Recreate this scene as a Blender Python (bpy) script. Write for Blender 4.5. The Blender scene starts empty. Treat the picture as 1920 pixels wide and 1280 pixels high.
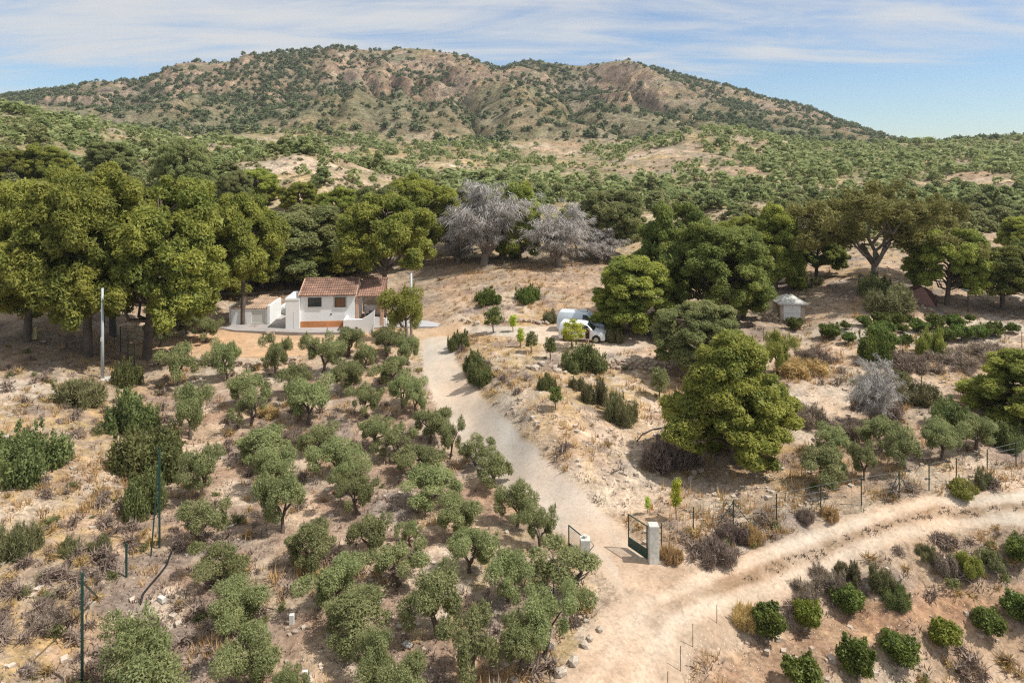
import bpy, bmesh, math
import numpy as np
from math import radians as RAD

rng = np.random.default_rng(11)
SC = bpy.context.scene
COL = SC.collection

# ------------------------------------------------------------------ camera, sky, sun, exposure
H0 = 290.0                            # the photo's verticals are parallel: level camera, frame shifted down; horizon row
CAMZ = 20.0
F = 1280.0
HAZE = 0.00011
cam_d = bpy.data.cameras.new('camera'); cam = bpy.data.objects.new('camera', cam_d); COL.objects.link(cam)
cam.location = (0, 0, CAMZ); cam.rotation_euler = (RAD(90), 0, 0)
cam_d.sensor_width = 36; cam_d.lens = 24; cam_d.shift_y = -(640 - H0) / 1920; cam_d.clip_start = 0.5; cam_d.clip_end = 9000
SC.camera = cam
SUN_AZ, SUN_EL = 102.0, 56.0           # clockwise from +Y, degrees
W = bpy.data.worlds.new('World'); SC.world = W; W.use_nodes = True
nt = W.node_tree; nt.nodes.clear()
def wn(t, **k):
    n = nt.nodes.new(t)
    for a, b in k.items(): setattr(n, a, b)
    return n
def wl(a, b): nt.links.new(a, b)
sky = wn('ShaderNodeTexSky', sky_type='NISHITA', sun_disc=False, sun_elevation=RAD(SUN_EL), sun_rotation=RAD(SUN_AZ))
sky.altitude = 300; sky.air_density = 1.0; sky.dust_density = 0.15; sky.ozone_density = 3.0
tc = wn('ShaderNodeTexCoord'); sep = wn('ShaderNodeSeparateXYZ'); wl(tc.outputs['Generated'], sep.inputs[0])
def wmath(op, a, b=None, c=None, clamp=False):
    n = wn('ShaderNodeMath', operation=op, use_clamp=clamp)
    for i, v in enumerate((a, b, c)):
        if v is None: continue
        if isinstance(v, (int, float)): n.inputs[i].default_value = v
        else: wl(v, n.inputs[i])
    return n.outputs[0]
zc = wmath('MAXIMUM', sep.outputs['Z'], 0.0)
den = wmath('ADD', zc, 0.10)
cx = wmath('DIVIDE', sep.outputs['X'], den); cy = wmath('DIVIDE', sep.outputs['Y'], den)
comb = wn('ShaderNodeCombineXYZ'); wl(cx, comb.inputs[0]); wl(cy, comb.inputs[1]); comb.inputs[2].default_value = 3.7
def wnoise(scale, detail, rough, dist, vec, sx=1, sy=1, off=(0, 0, 0)):
    m = wn('ShaderNodeMapping'); m.inputs['Scale'].default_value = (sx, sy, 1); m.inputs['Location'].default_value = off
    wl(vec, m.inputs['Vector'])
    n = wn('ShaderNodeTexNoise'); n.inputs['Scale'].default_value = scale; n.inputs['Detail'].default_value = detail
    n.inputs['Roughness'].default_value = rough; n.inputs['Distortion'].default_value = dist
    wl(m.outputs[0], n.inputs['Vector']); return n.outputs['Fac']
n_big = wnoise(0.22, 3, .5, .3, comb.outputs[0], 1, 1.5, (2.2, 0.6, 0))
n_fine = wnoise(0.9, 10, .62, .7, comb.outputs[0], .8, 1.7, (5, 1, 0))
n_str = wnoise(0.5, 8, .6, 1.2, comb.outputs[0], .5, 2.4, (1, 3, 0))
elev = wn('ShaderNodeMapRange', interpolation_type='SMOOTHSTEP'); wl(sep.outputs['Z'], elev.inputs[0])
elev.inputs[1].default_value = 0.075; elev.inputs[2].default_value = 0.135
cov = wmath('ADD', wmath('MULTIPLY', n_big, 0.9), wmath('ADD', wmath('MULTIPLY', n_fine, 0.75), wmath('MULTIPLY', n_str, 0.45)))
cov = wmath('ADD', cov, wmath('MULTIPLY', elev.outputs[0], 0.26))
hi = wn('ShaderNodeMapRange', interpolation_type='SMOOTHSTEP'); wl(sep.outputs['Z'], hi.inputs[0]); hi.inputs[1].default_value = .2; hi.inputs[2].default_value = .45
cov = wmath('ADD', cov, wmath('MULTIPLY', hi.outputs[0], 0.45))  # extra cloud cover overhead, out of view, added to raise the fill light
cr = wn('ShaderNodeMapRange', interpolation_type='SMOOTHSTEP'); wl(cov, cr.inputs[0])
cr.inputs[1].default_value = 1.20; cr.inputs[2].default_value = 1.56; cr.inputs[4].default_value = .95
mixc = wn('ShaderNodeMix', data_type='RGBA'); wl(cr.outputs[0], mixc.inputs['Factor'])
wl(sky.outputs[0], mixc.inputs[6]); mixc.inputs[7].default_value = (2.45, 2.5, 2.56, 1)
tone = wn('ShaderNodeMix', data_type='RGBA', blend_type='MULTIPLY'); tone.inputs['Factor'].default_value = 1
wl(sky.outputs[0], tone.inputs[6]); tone.inputs[7].default_value = (.35, .395, .44, 1); wl(tone.outputs[2], mixc.inputs[6])
bg = wn('ShaderNodeBackground'); bg.inputs['Strength'].default_value = 0.15; wl(mixc.outputs[2], bg.inputs['Color'])
wo = wn('ShaderNodeOutputWorld'); wl(bg.outputs[0], wo.inputs['Surface'])
sun_d = bpy.data.lights.new('sun', 'SUN'); sun = bpy.data.objects.new('sun', sun_d); COL.objects.link(sun)
sun_d.energy = 2.75; sun_d.angle = RAD(1.0); sun_d.color = (1.0, .95, .87)
sun.rotation_euler = (RAD(90 - SUN_EL), 0, RAD(180 - SUN_AZ)); sun.location = (60, 30, 120)
SC.view_settings.view_transform = 'Standard'; SC.view_settings.look = 'None'
SC.view_settings.exposure = 0.95; SC.view_settings.gamma = 1
SC.cycles.filter_width = 1.2; SC.cycles.use_denoising = False; SC.cycles.max_bounces = 8; SC.cycles.diffuse_bounces = 4; SC.cycles.transmission_bounces = 6; SC.cycles.volume_bounces = 0

# ------------------------------------------------------------------ noise and terrain functions
def _h(ix, iy, s):
    h = (ix.astype(np.int64) * 374761393 + iy.astype(np.int64) * 668265263 + s * 1274126177) & 0xffffffff
    h = ((h ^ (h >> 13)) * 1274126177) & 0xffffffff
    return ((h ^ (h >> 16)) & 0xffff) / 65535.0
def vn(x, y, s=0):
    x = np.asarray(x, float); y = np.asarray(y, float)
    ix = np.floor(x); iy = np.floor(y); fx = x - ix; fy = y - iy
    fx = fx * fx * fx * (fx * (fx * 6 - 15) + 10); fy = fy * fy * fy * (fy * (fy * 6 - 15) + 10)
    a = _h(ix, iy, s); b = _h(ix + 1, iy, s); c = _h(ix, iy + 1, s); d = _h(ix + 1, iy + 1, s)
    return (a + (b - a) * fx) * (1 - fy) + (c + (d - c) * fx) * fy
def fbm(x, y, s=0, o=4, g=.5):
    t = 0; a = 1; n = 0
    for k in range(o):
        t = t + a * vn(x * 2 ** k + 17.3 * k, y * 2 ** k + 5.1 * k, s + k); n += a; a *= g
    return t / n
def sst(a, b, x):
    t = np.clip((x - a) / (b - a), 0, 1); return t * t * (3 - 2 * t)
def ray(px, py):
    return np.array([(px - 960) / F, 1.0, (H0 - py) / F])
def pw(px, py, z):                      # point at height z seen at that place in the photo
    d = ray(px, py); t = (z - CAMZ) / d[2]
    return np.array([d[0] * t, d[1] * t, z])

NEAR = [(200,1270,.3),(600,1270,0),(1000,1270,-.2),(350,1000,.2),(600,1000,0),(900,1000,0),(1075,1100,0),(400,800,.4),(600,800,.4),
 (780,800,.4),(340,715,.7),(600,700,.8),(760,690,.8),(300,650,1.5),(450,640,1.6),(600,635,1.6),(700,630,1.6),(800,630,1.5),(850,630,1.6),
 (460,612,1.8),(600,615,1.8),(730,610,1.8),(820,605,1.8),(600,590,1.8),(480,585,1.8),(815,655,1.3),(840,720,.9),(890,800,.5),(960,870,.2),
 (1040,930,.1),(1110,985,0),(1150,1030,0),(1250,1080,0),(1150,1200,-.1),(1120,1275,-.2),(1400,1040,.1),(1600,980,.6),(1750,960,.9),
 (1900,945,1.2),(1300,1010,.4),(1400,990,.5),(1500,960,.7),(1700,930,1.1),(1900,890,1.6),(1300,900,.5),(1150,920,.4),(1500,870,1.0),
 (1700,850,1.5),(1900,810,2.0),(905,690,2.3),(940,745,2.4),(1000,800,2.1),(1085,870,1.3),(1110,760,1.8),(1200,760,1.4),(1200,830,1.0),
 (1250,720,1.4),(1450,760,1.8),(1480,700,2.2),(950,630,2.6),(1050,645,2.6),(1150,650,2.6),(1200,640,2.6),(1050,680,2.4),(960,690,2.4),
 (1400,620,2.8),(1480,605,3.0),(1600,640,3.2),(1800,630,3.4),(1900,640,3.4),(1600,700,2.6),(1850,720,2.6),(1560,790,1.6),(1700,780,2.0),
 (1600,570,4.5),(1750,580,4.2),(1900,590,4.0),(1650,540,5.5),(850,590,2.6),(1000,590,3.0),(900,560,3.6),(1050,550,3.8),(900,520,4.6),
 (1080,510,4.8),(960,498,5.2),(1400,1200,-1.5),(1500,1150,-1.5),(1600,1130,-1.4),(1750,1090,-1.1),(1900,1060,-.8),(1300,1270,-1.3),
 (1550,1250,-1.8),(1700,1190,-1.6),(1900,1130,-1.3),(1700,1278,-2.8),(1850,1240,-2.7),(1910,1210,-2.5),(30,1250,1.0),(100,1100,1.0),
 (30,1000,1.4),(200,1000,.7),(60,880,1.8),(200,850,1.0),(60,760,2.2),(190,710,1.4),(60,690,2.4),(100,640,3.2),(20,610,4.0),(200,640,2.2),
 (170,600,3.5),(1310,1160,-.4),(1480,1060,-.1),(1700,1010,.3),(1900,985,.8)]
FAR = {-1.1: [(60,4),(110,14),(160,24),(250,38),(330,40),(430,36)], -.85: [(60,3.5),(90,8),(120,13),(160,21),(250,38),(330,40),(430,36)],
 -.70: [(90,7.5),(115,11),(150,18),(200,26),(250,36),(300,34),(430,36)], -.55: [(90,6),(115,10),(150,14),(200,20),(250,27),(300,27),(430,34)],
 -.42: [(95,5),(115,9.5),(145,16),(180,20),(250,22),(300,22),(430,32)], -.28: [(95,4),(112,6.5),(130,12.5),(160,19),(200,17.5),(300,17),(430,29)],
 -.14: [(90,3.6),(110,6),(140,10),(180,13),(240,14.5),(320,17),(430,28)], 0: [(110,5.6),(140,7),(180,9),(230,11.5),(300,14.5),(400,21),(430,26)],
 .15: [(110,5.4),(150,7),(200,10),(260,13),(320,17),(380,24),(430,25)], .30: [(90,3.6),(120,5),(160,7.5),(210,11),(280,17),(380,33),(430,29)],
 .45: [(110,6),(150,8),(210,12),(280,17),(340,21),(430,26)], .60: [(110,6),(160,9),(240,14),(320,19.5),(430,26.5)],
 .75: [(100,6),(160,10),(240,15),(320,20),(420,28)], 1.0: [(30,-1),(60,2.4),(100,6),(160,11),(240,16),(320,21),(420,29)], 1.2: [(15,-5),(40,1),(70,4),(160,12),(420,30)],
 -1.2: [(12,1),(30,1.5)], 0.5: [(12,-3.5)], -.5: [(12,.3)]}
_cu, _cy, _cz = [], [], []
for px, py, z in NEAR:
    p = pw(px, py, z); _cu.append(p[0] / p[1]); _cy.append(p[1]); _cz.append(z)
for u, l in FAR.items():
    for Y, z in l: _cu.append(u); _cy.append(Y); _cz.append(z)
_C = np.stack([np.array(_cu) * 1.7, np.log(np.array(_cy))], 1); _n = len(_C)
def _phi(r2): return np.where(r2 > 1e-12, .5 * r2 * np.log(np.maximum(r2, 1e-12)), 0)
_K = _phi(((_C[:, None] - _C[None]) ** 2).sum(2)) + np.eye(_n) * 2e-3
_A = np.zeros((_n + 3, _n + 3)); _A[:_n, :_n] = _K; _A[:_n, _n] = 1; _A[:_n, _n + 1:] = _C; _A[_n:, :_n] = _A[:_n, _n:].T
_w = np.linalg.solve(_A, np.concatenate([_cz, [0, 0, 0]]))
def tps(u, Y):
    q = np.stack([np.ravel(u) * 1.7, np.log(np.ravel(Y))], 1); out = np.empty(len(q))
    for i in range(0, len(q), 40000):
        b = q[i:i + 40000]
        r2 = (b[:, 0:1] - _C[:, 0]) ** 2 + (b[:, 1:2] - _C[:, 1]) ** 2
        out[i:i + 40000] = _phi(r2) @ _w[:_n] + _w[_n] + b @ _w[_n + 1:]
    return out.reshape(np.shape(u))
SKYLINE = [(-500,215),(-300,200),(-100,190),(0,180),(60,174),(130,164),(180,154),(230,154),(270,149),(330,121),(370,116),(410,120),(440,114),(460,103),(530,98),(600,91),
 (640,90),(700,95),(760,91),(800,93),(850,101),(880,108),(920,125),(940,128),(960,121),(1000,115),(1050,121),(1100,125),(1180,121),(1230,128),(1300,147),
 (1370,163),(1450,187),(1520,203),(1580,228),(1640,248),(1690,268),(1760,285),(1900,300),(2300,310)]
_su, _se = [], []
for px, py in SKYLINE:
    d = ray(px, py); _su.append(d[0] / d[1]); _se.append(d[2] / d[1])
_uu = np.linspace(-1.3, 1.3, 521); _zb430 = tps(_uu, np.full(521, 430.0))
YB = 425.0
def mountain(x, Y):
    u = x / Y
    e = np.interp(u, _su, _se)
    yr = 900 + 60 * np.sin(u * 5 + 1) - 120 * sst(.3, .65, u) - 60 * sst(-.3, -.7, u)
    zr = CAMZ + e * yr
    zb = np.interp(u, _uu, _zb430)
    t = (Y - YB) / (yr - YB)
    wob = (fbm(x / 150, Y / 150, 31, 3) - .5)
    tt = np.clip(t + wob * .13 * np.sin(np.pi * np.clip(t, 0, 1)), 0, 3)
    cl = sst(.42, .6, fbm(x / 90 + 3, Y * 0 + 2.2, 40, 3))
    p0 = np.interp(tt, [0, .1, .25, .42, .6, .8, .93, 1.0, 1.08, 1.4, 3], [0, .09, .24, .38, .52, .76, .94, 1, .99, .7, 0])
    p1 = np.interp(tt, [0, .1, .25, .50, .525, .64, .8, .825, .93, 1.0, 1.08, 1.4, 3], [0, .09, .24, .38, .49, .56, .68, .78, .93, 1, .99, .7, 0])
    p = p0 + (p1 - p0) * cl
    H = np.maximum(zr - zb, 0)
    xx = x + 60 * (fbm(x / 130, Y / 130, 33, 4) - .5) + (Y - 600) * .22
    g1 = np.abs(2 * vn(xx / 70, Y / 420 + 4, 35) - 1) ** .8; g2 = np.abs(2 * vn(xx / 27 + 7, Y / 170 + 9, 36) - 1); g3 = np.abs(2 * fbm(xx / 15, Y / 34, 38, 3) - 1)
    env = np.sin(np.pi * np.clip(t, 0, 1)) ** .7
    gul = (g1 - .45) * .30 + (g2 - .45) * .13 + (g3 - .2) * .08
    led = cl * sst(.40, .50, t) * sst(.86, .74, t) * sst(.45, .6, fbm(x / 45 + 9, Y / 60, 39, 3))
    z = zb + H * p + env * H * gul + (fbm(x / 24, Y / 24, 37, 5, .6) - .5) * 11 * np.clip(t * 3, 0, 1) * np.clip(1.15 - t, .25, 1)
    zk = (z + 5 * fbm(x / 30, Y / 30, 41, 3)) / 13.0; fk = zk - np.floor(zk); z = z + led * 13.0 * (sst(.3, .62, fk) - fk) * .8
    return z, t, gul, cl
PATH_LANE = [(818,640),(826,690),(845,735),(880,792),(930,850),(990,902),(1050,950),(1110,995),(1160,1042),(1200,1085)]
PATH_ROAD = [(1060,1400),(1105,1330),(1160,1270),(1200,1200),(1238,1145),(1312,1112),(1380,1088),(1462,1056),(1560,1019),(1669,982),(1762,960),(1912,951),(2120,938)]
PATH_SIDE = [(1010,915),(1080,925),(1150,925),(1230,915),(1330,905),(1450,880)]
def _flatz(px, py):
    zz = 0.5
    for _ in range(12):
        p = pw(px, py, zz); zz = float(tps(np.array([p[0] / p[1]]), np.array([p[1]]))[0])
    return pw(px, py, zz)
def poly_xy(pts): return np.array([_flatz(*p)[:2] for p in pts])
def dist_path(x, y, P):
    d = np.full(np.shape(x), 1e9)
    for a, b in zip(P[:-1], P[1:]):
        ab = b - a; t = np.clip(((x - a[0]) * ab[0] + (y - a[1]) * ab[1]) / (ab @ ab), 0, 1)
        d = np.minimum(d, np.hypot(x - a[0] - t * ab[0], y - a[1] - t * ab[1]))
    return d
def sd_poly(x, y, P):                  # negative inside
    d = dist_path(x, y, np.vstack([P, P[:1]])); ins = np.zeros(np.shape(x), bool)
    for a, b in zip(P, np.roll(P, -1, 0)):
        c = ((a[1] > y) != (b[1] > y))
        with np.errstate(divide='ignore', invalid='ignore'):
            ins ^= c & (x < (b[0] - a[0]) * (y - a[1]) / (b[1] - a[1]) + a[0])
    return np.where(ins, -d, d)
XL, XR, XS = poly_xy(PATH_LANE), poly_xy(PATH_ROAD), poly_xy(PATH_SIDE)
JUNC = poly_xy([(1120,1010),(1215,1052),(1300,1068),(1390,1060),(1400,1090),(1340,1135),(1280,1180),(1200,1190),(1150,1180),(1160,1100)])
YARD = poly_xy([(225,655),(300,636),(420,618),(560,612),(700,612),(870,606),(880,622),(850,650),(790,655),(690,655),(560,668),(420,672),(300,678)])
PARK = poly_xy([(868,612),(940,612),(1060,612),(1140,630),(1205,632),(1215,650),(1130,662),(1040,648),(960,634),(880,628)])
TILL = poly_xy([(1300,1290),(1360,1215),(1470,1180),(1600,1150),(1760,1100),(1960,1040),(1960,1110),(1800,1165),(1640,1210),(1560,1260),(1500,1330)])
PALE = [poly_xy(p) for p in ([(-60,960),(120,930),(215,890),(230,915),(140,955),(-60,1000)], [(-60,720),(120,705),(190,712),(150,745),(-60,770)],
 [(1560,600),(1900,590),(1960,640),(1780,650),(1560,660)], [(1120,780),(1240,770),(1250,820),(1180,850),(1110,820)], [(1470,760),(1560,690),(1700,700),(1800,740),(1640,770),(1520,800)],
 [(1020,910),(1200,890),(1380,900),(1380,930),(1160,950),(1080,940)])]
def RW(y): return 1.02 + .85 * sst(35, 29, y)
HOUSEP = poly_xy([(370,615),(560,625),(850,618),(815,585),(640,560),(540,545),(400,550),(330,590)])
def flat_parts(x, y):
    wob = (fbm(x * .8, y * .8, 50, 3) - .5) * 1.0
    lane = dist_path(x, y, XL) + wob * .3 - 1.5
    rd = np.minimum(dist_path(x, y, XR) - RW(y) + wob * .45, sd_poly(x, y, JUNC) + wob * .6)
    yard = sd_poly(x, y, YARD) + wob * .5
    park = sd_poly(x, y, PARK) + wob
    return lane, rd, yard, park
def ground_z(x, y, detail=True):
    x = np.atleast_1d(np.asarray(x, float)); y = np.atleast_1d(np.asarray(y, float))
    ys = np.maximum(y, 4.0)
    z = np.zeros_like(x)
    nr = ys < 470
    if nr.any(): z[nr] = tps(x[nr] / ys[nr], ys[nr])
    fr = ys > 400
    if fr.any():
        m = mountain(x[fr], ys[fr])[0]; k = sst(405, 450, ys[fr]); z[fr] = np.where(nr[fr], z[fr] * (1 - k) + m * k, m)
    k2 = sst(95, 140, ys) * (1 - sst(430, 520, ys))
    z = z + k2 * (fbm(x / 30, ys / 30, 3, 4) - .5) * 7 + sst(70, 140, ys) * (1 - sst(300, 420, ys)) * (fbm(x / 9, ys / 9, 4, 3) - .5) * 1.6
    if detail:
        n = ys < 150
        if n.any():
            xx, yy = x[n], ys[n]
            lane, rd, yard, park = flat_parts(xx, yy)
            rough = sst(-.2, .9, np.minimum(np.minimum(lane, rd), np.minimum(np.minimum(yard, park), sd_poly(xx, yy, HOUSEP))))
            till = sst(.4, -.4, sd_poly(xx, yy, TILL))
            nz = (fbm(xx / 3.2, yy / 3.2, 5, 4) - .5) * .55 + (fbm(xx * 1.6, yy * 1.6, 6, 3, .6) - .5) * .22
            hd = np.minimum(lane, rd)
            bank = sst(0.2, 1.4, hd) * sst(6, 2.5, hd) * (fbm(xx * .9, yy * .9, 8, 3) - .3) * .35
            # small terrace risers on the left slope and in the back field
            fld = sst(78, 84, yy) * sst(108, 100, yy) * sst(-22, -14, xx) * sst(20, 12, xx)
            st = (yy + 1.5 * fbm(xx / 6, yy / 6, 9, 2)) / 5.5; saw = (st - np.floor(st)); riser = (sst(.72, .98, saw) - saw) * .5 * fld
            fur = np.sin((xx * .50 + yy * .866 - 0) * 2 * math.pi / .8) * .085 * till
            z[n] += rough * nz * (1 - .7 * till) + bank + riser + fur + (fbm(xx * 1.5, yy * 1.5, 7, 2) - .5) * .04
    return z
def gz(x, y): return float(ground_z([x], [y])[0])
def at(px, py, tmax=900):
    d = ray(px, py); hyp = 1.0
    t = np.concatenate([np.arange(14, 160, .25), np.arange(160, tmax, 2.5)])
    x, y, z = d[0] * t, d[1] * t, CAMZ + d[2] * t
    below = z < ground_z(x, y, False) ; i = int(np.argmax(below)) if below.any() else len(t) - 1
    t2 = np.linspace(t[max(i - 3, 0)], t[min(i + 3, len(t) - 1)], 40)
    x, y, z = d[0] * t2, d[1] * t2, CAMZ + d[2] * t2
    b = z < ground_z(x, y); j = int(np.argmax(b)) if b.any() else 39
    return np.array([x[j], y[j], gz(x[j], y[j])])
def depth_of(p): return p[1]
def height_to(p, ytop): return (H0 - ytop) / F * p[1] + CAMZ - p[2]      # height of a vertical thing on p whose top shows at ytop

# ------------------------------------------------------------------ object helpers
def tag(o, label=None, cat=None, group=None, kind=None):
    if label: o['label'] = label
    if cat: o['category'] = cat
    if group: o['group'] = group
    if kind: o['kind'] = kind
    return o
def link(name, me, mat=None, parent=None, loc=None, rz=0):
    o = bpy.data.objects.new(name, me); COL.objects.link(o)
    if me is not None and mat is not None:
        if not me.materials: me.materials.append(mat)
        elif me.materials[0] != mat: o.material_slots[0].link = 'OBJECT'; o.material_slots[0].material = mat
    if parent: o.parent = parent
    if loc is not None: o.location = loc
    if rz: o.rotation_euler = (0, 0, rz)
    return o
def empty(name, loc, rz=0): 
    o = bpy.data.objects.new(name, None); COL.objects.link(o); o.location = loc; o.rotation_euler = (0, 0, rz); o.empty_display_size = .3
    return o
def npmesh(name, v, faces, smooth=False, tint=None, col=None):
    v = np.asarray(v, np.float32); me = bpy.data.meshes.new(name)
    faces = [np.asarray(f, np.int32) for f in (faces if isinstance(faces, list) else [faces]) if len(f)]
    me.vertices.add(len(v)); me.vertices.foreach_set('co', v.ravel())
    tot = sum(f.size for f in faces); nf = sum(len(f) for f in faces)
    me.loops.add(tot); me.loops.foreach_set('vertex_index', np.concatenate([f.ravel() for f in faces]))
    sizes = np.concatenate([np.full(len(f), f.shape[1], np.int32) for f in faces])
    me.polygons.add(nf); me.polygons.foreach_set('loop_start', np.concatenate([[0], np.cumsum(sizes)[:-1]]).astype(np.int32))
    try: me.polygons.foreach_set('loop_total', sizes)
    except Exception: pass
    me.polygons.foreach_set('use_smooth', np.full(nf, smooth))
    if tint is not None:
        a = me.attributes.new('tint', 'FLOAT', 'POINT'); a.data.foreach_set('value', np.asarray(tint, np.float32))
    if col is not None:
        a = me.attributes.new('soil', 'FLOAT_COLOR', 'POINT')
        a.data.foreach_set('color', np.concatenate([col, np.ones((len(col), 1))], 1).astype(np.float32).ravel())
    me.update(calc_edges=True); return me
def nrm(a): return a / np.maximum(np.linalg.norm(a, axis=-1, keepdims=True), 1e-9)
def rdir(n, r): return nrm(r.normal(size=(n, 3)))
class MB:                                                    # small mesh builder for built things
    def __init__(s): s.v = []; s.f = []
    def add(s, v, f):
        b = len(s.v); s.v += [tuple(map(float, p)) for p in v]; s.f += [tuple(int(i) + b for i in q) for q in f]; return s
    def box(s, x0, x1, y0, y1, z0, z1):
        v = [(x, y, z) for z in (z0, z1) for y in (y0, y1) for x in (x0, x1)]
        return s.add(v, [(0, 2, 3, 1), (4, 5, 7, 6), (0, 1, 5, 4), (2, 6, 7, 3), (0, 4, 6, 2), (1, 3, 7, 5)])
    def prism(s, pts, z0, z1):
        n = len(pts)
        a = sum(pts[i][0] * pts[(i + 1) % n][1] - pts[(i + 1) % n][0] * pts[i][1] for i in range(n))
        if a < 0: pts = list(pts)[::-1]
        v = [(p[0], p[1], z0) for p in pts] + [(p[0], p[1], z1) for p in pts]
        return s.add(v, [tuple(range(n))[::-1], tuple(range(n, 2 * n))] + [(i, (i + 1) % n, n + (i + 1) % n, n + i) for i in range(n)])
    def tube(s, pts, rad, k=8, cap=True):
        v, f = tube_np(np.array(pts, float), np.array(rad, float) if np.ndim(rad) else np.full(len(pts), rad), k)
        f = [tuple(q) for q in f]
        if cap: f += [tuple(range(k))[::-1], tuple(range(len(v) - k, len(v)))]
        return s.add(v, f)
    def mesh(s, name, bevel=0, smooth=False):
        me = bpy.data.meshes.new(name); me.from_pydata(s.v, [], s.f)
        if bevel:
            bm = bmesh.new(); bm.from_mesh(me); bmesh.ops.bevel(bm, geom=bm.edges[:], offset=bevel, segments=2, affect='EDGES', profile=.5); bm.to_mesh(me); bm.free()
        if smooth: me.polygons.foreach_set('use_smooth', [True] * len(me.polygons))
        me.update(); return me
    def build(s, name, mat, parent=None, bevel=0, smooth=False, loc=None):
        return link(name, s.mesh(name, bevel, smooth), mat, parent, loc)
def tube_np(P, rad, k=6):
    n = len(P); T = np.gradient(P, axis=0); T = nrm(T)
    ref = np.where(np.abs(T[:, 2:3]) > .9, np.array([[1., 0, 0]]), np.array([[0, 0, 1.]]))
    A = nrm(np.cross(T, ref)); B = np.cross(T, A)
    for i in range(1, n):
        if A[i] @ A[i - 1] < 0: A[i] *= -1; B[i] *= -1
    ang = np.arange(k) * 2 * np.pi / k
    v = P[:, None] + rad[:, None, None] * (A[:, None] * np.cos(ang)[None, :, None] + B[:, None] * np.sin(ang)[None, :, None])
    i, j = np.meshgrid(np.arange(n - 1), np.arange(k), indexing='ij'); j2 = (j + 1) % k
    f = np.stack([i * k + j, i * k + j2, (i + 1) * k + j2, (i + 1) * k + j], -1).reshape(-1, 4)
    return v.reshape(-1, 3), f

# ------------------------------------------------------------------ materials
def mat_new(name):
    m = bpy.data.materials.new(name); m.use_nodes = True; t = m.node_tree
    return m, t, t.nodes['Principled BSDF'], t.nodes['Material Output']
def N(t, ty, ins=None, **k):
    n = t.nodes.new(ty)
    for a, b in k.items(): setattr(n, a, b)
    for a, b in (ins or {}).items():
        if hasattr(b, 'is_output') or isinstance(b, bpy.types.NodeSocket): t.links.new(b, n.inputs[a])
        else: n.inputs[a].default_value = b
    return n
def rgb(c): return (c[0], c[1], c[2], 1)
def mixc_(t, f, a, b, bt='MIX'):
    n = N(t, 'ShaderNodeMix', data_type='RGBA', blend_type=bt)
    for i, x in ((0, f), (6, a), (7, b)):
        if isinstance(x, bpy.types.NodeSocket): t.links.new(x, n.inputs[i])
        else: n.inputs[i].default_value = x if i == 0 else rgb(x)
    return n.outputs[2]
def mp(t, v, a, b, c=0., d=1.):
    n = N(t, 'ShaderNodeMapRange', {0: v, 1: a, 2: b, 3: c, 4: d}); return n.outputs[0]
def plain(name, c, rough=.7, var=.18, scale=3., metal=0, bump=.0, spec=.3):
    m, t, b, o = mat_new(name)
    co = N(t, 'ShaderNodeTexCoord').outputs['Object']
    n = N(t, 'ShaderNodeTexNoise', {'Vector': co, 'Scale': scale, 'Detail': 6, 'Roughness': .65}).outputs['Fac']
    n2 = N(t, 'ShaderNodeTexNoise', {'Vector': co, 'Scale': scale * .17, 'Detail': 3}).outputs['Fac']
    f = N(t, 'ShaderNodeMath', {0: n, 1: n2}, operation='ADD').outputs[0]
    lo = [x * (1 - var) for x in c]; hi = [min(x * (1 + var), .95) for x in c]
    t.links.new(mixc_(t, mp(t, f, .7, 1.3), lo, hi), b.inputs['Base Color'])
    b.inputs['Roughness'].default_value = rough; b.inputs['Metallic'].default_value = metal; b.inputs['Specular IOR Level'].default_value = spec
    if bump:
        bp = N(t, 'ShaderNodeBump', {'Height': n, 'Strength': bump, 'Distance': .05}); t.links.new(bp.outputs[0], b.inputs['Normal'])
    return m
def leafmat(name, c1, c2, transl=.3, rough=.55, hue=.02, vmin=.8, vmax=1.2):
    m, t, b, o = mat_new(name)
    at_ = N(t, 'ShaderNodeAttribute', attribute_name='tint').outputs['Fac']
    inf = N(t, 'ShaderNodeObjectInfo').outputs['Random']
    c = mixc_(t, at_, c1, c2)
    h = N(t, 'ShaderNodeHueSaturation', {'Hue': mp(t, inf, 0, 1, .5 - hue, .5 + hue), 'Value': mp(t, inf, 0, 1, vmin, vmax), 'Color': c}).outputs[0]
    t.links.new(h, b.inputs['Base Color']); b.inputs['Roughness'].default_value = rough; b.inputs['Specular IOR Level'].default_value = .25
    tr = N(t, 'ShaderNodeBsdfTranslucent', {'Color': h}); mx = N(t, 'ShaderNodeMixShader', {0: transl, 1: b.outputs[0], 2: tr.outputs[0]})
    t.links.new(mx.outputs[0], o.inputs['Surface']); return m
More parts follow.
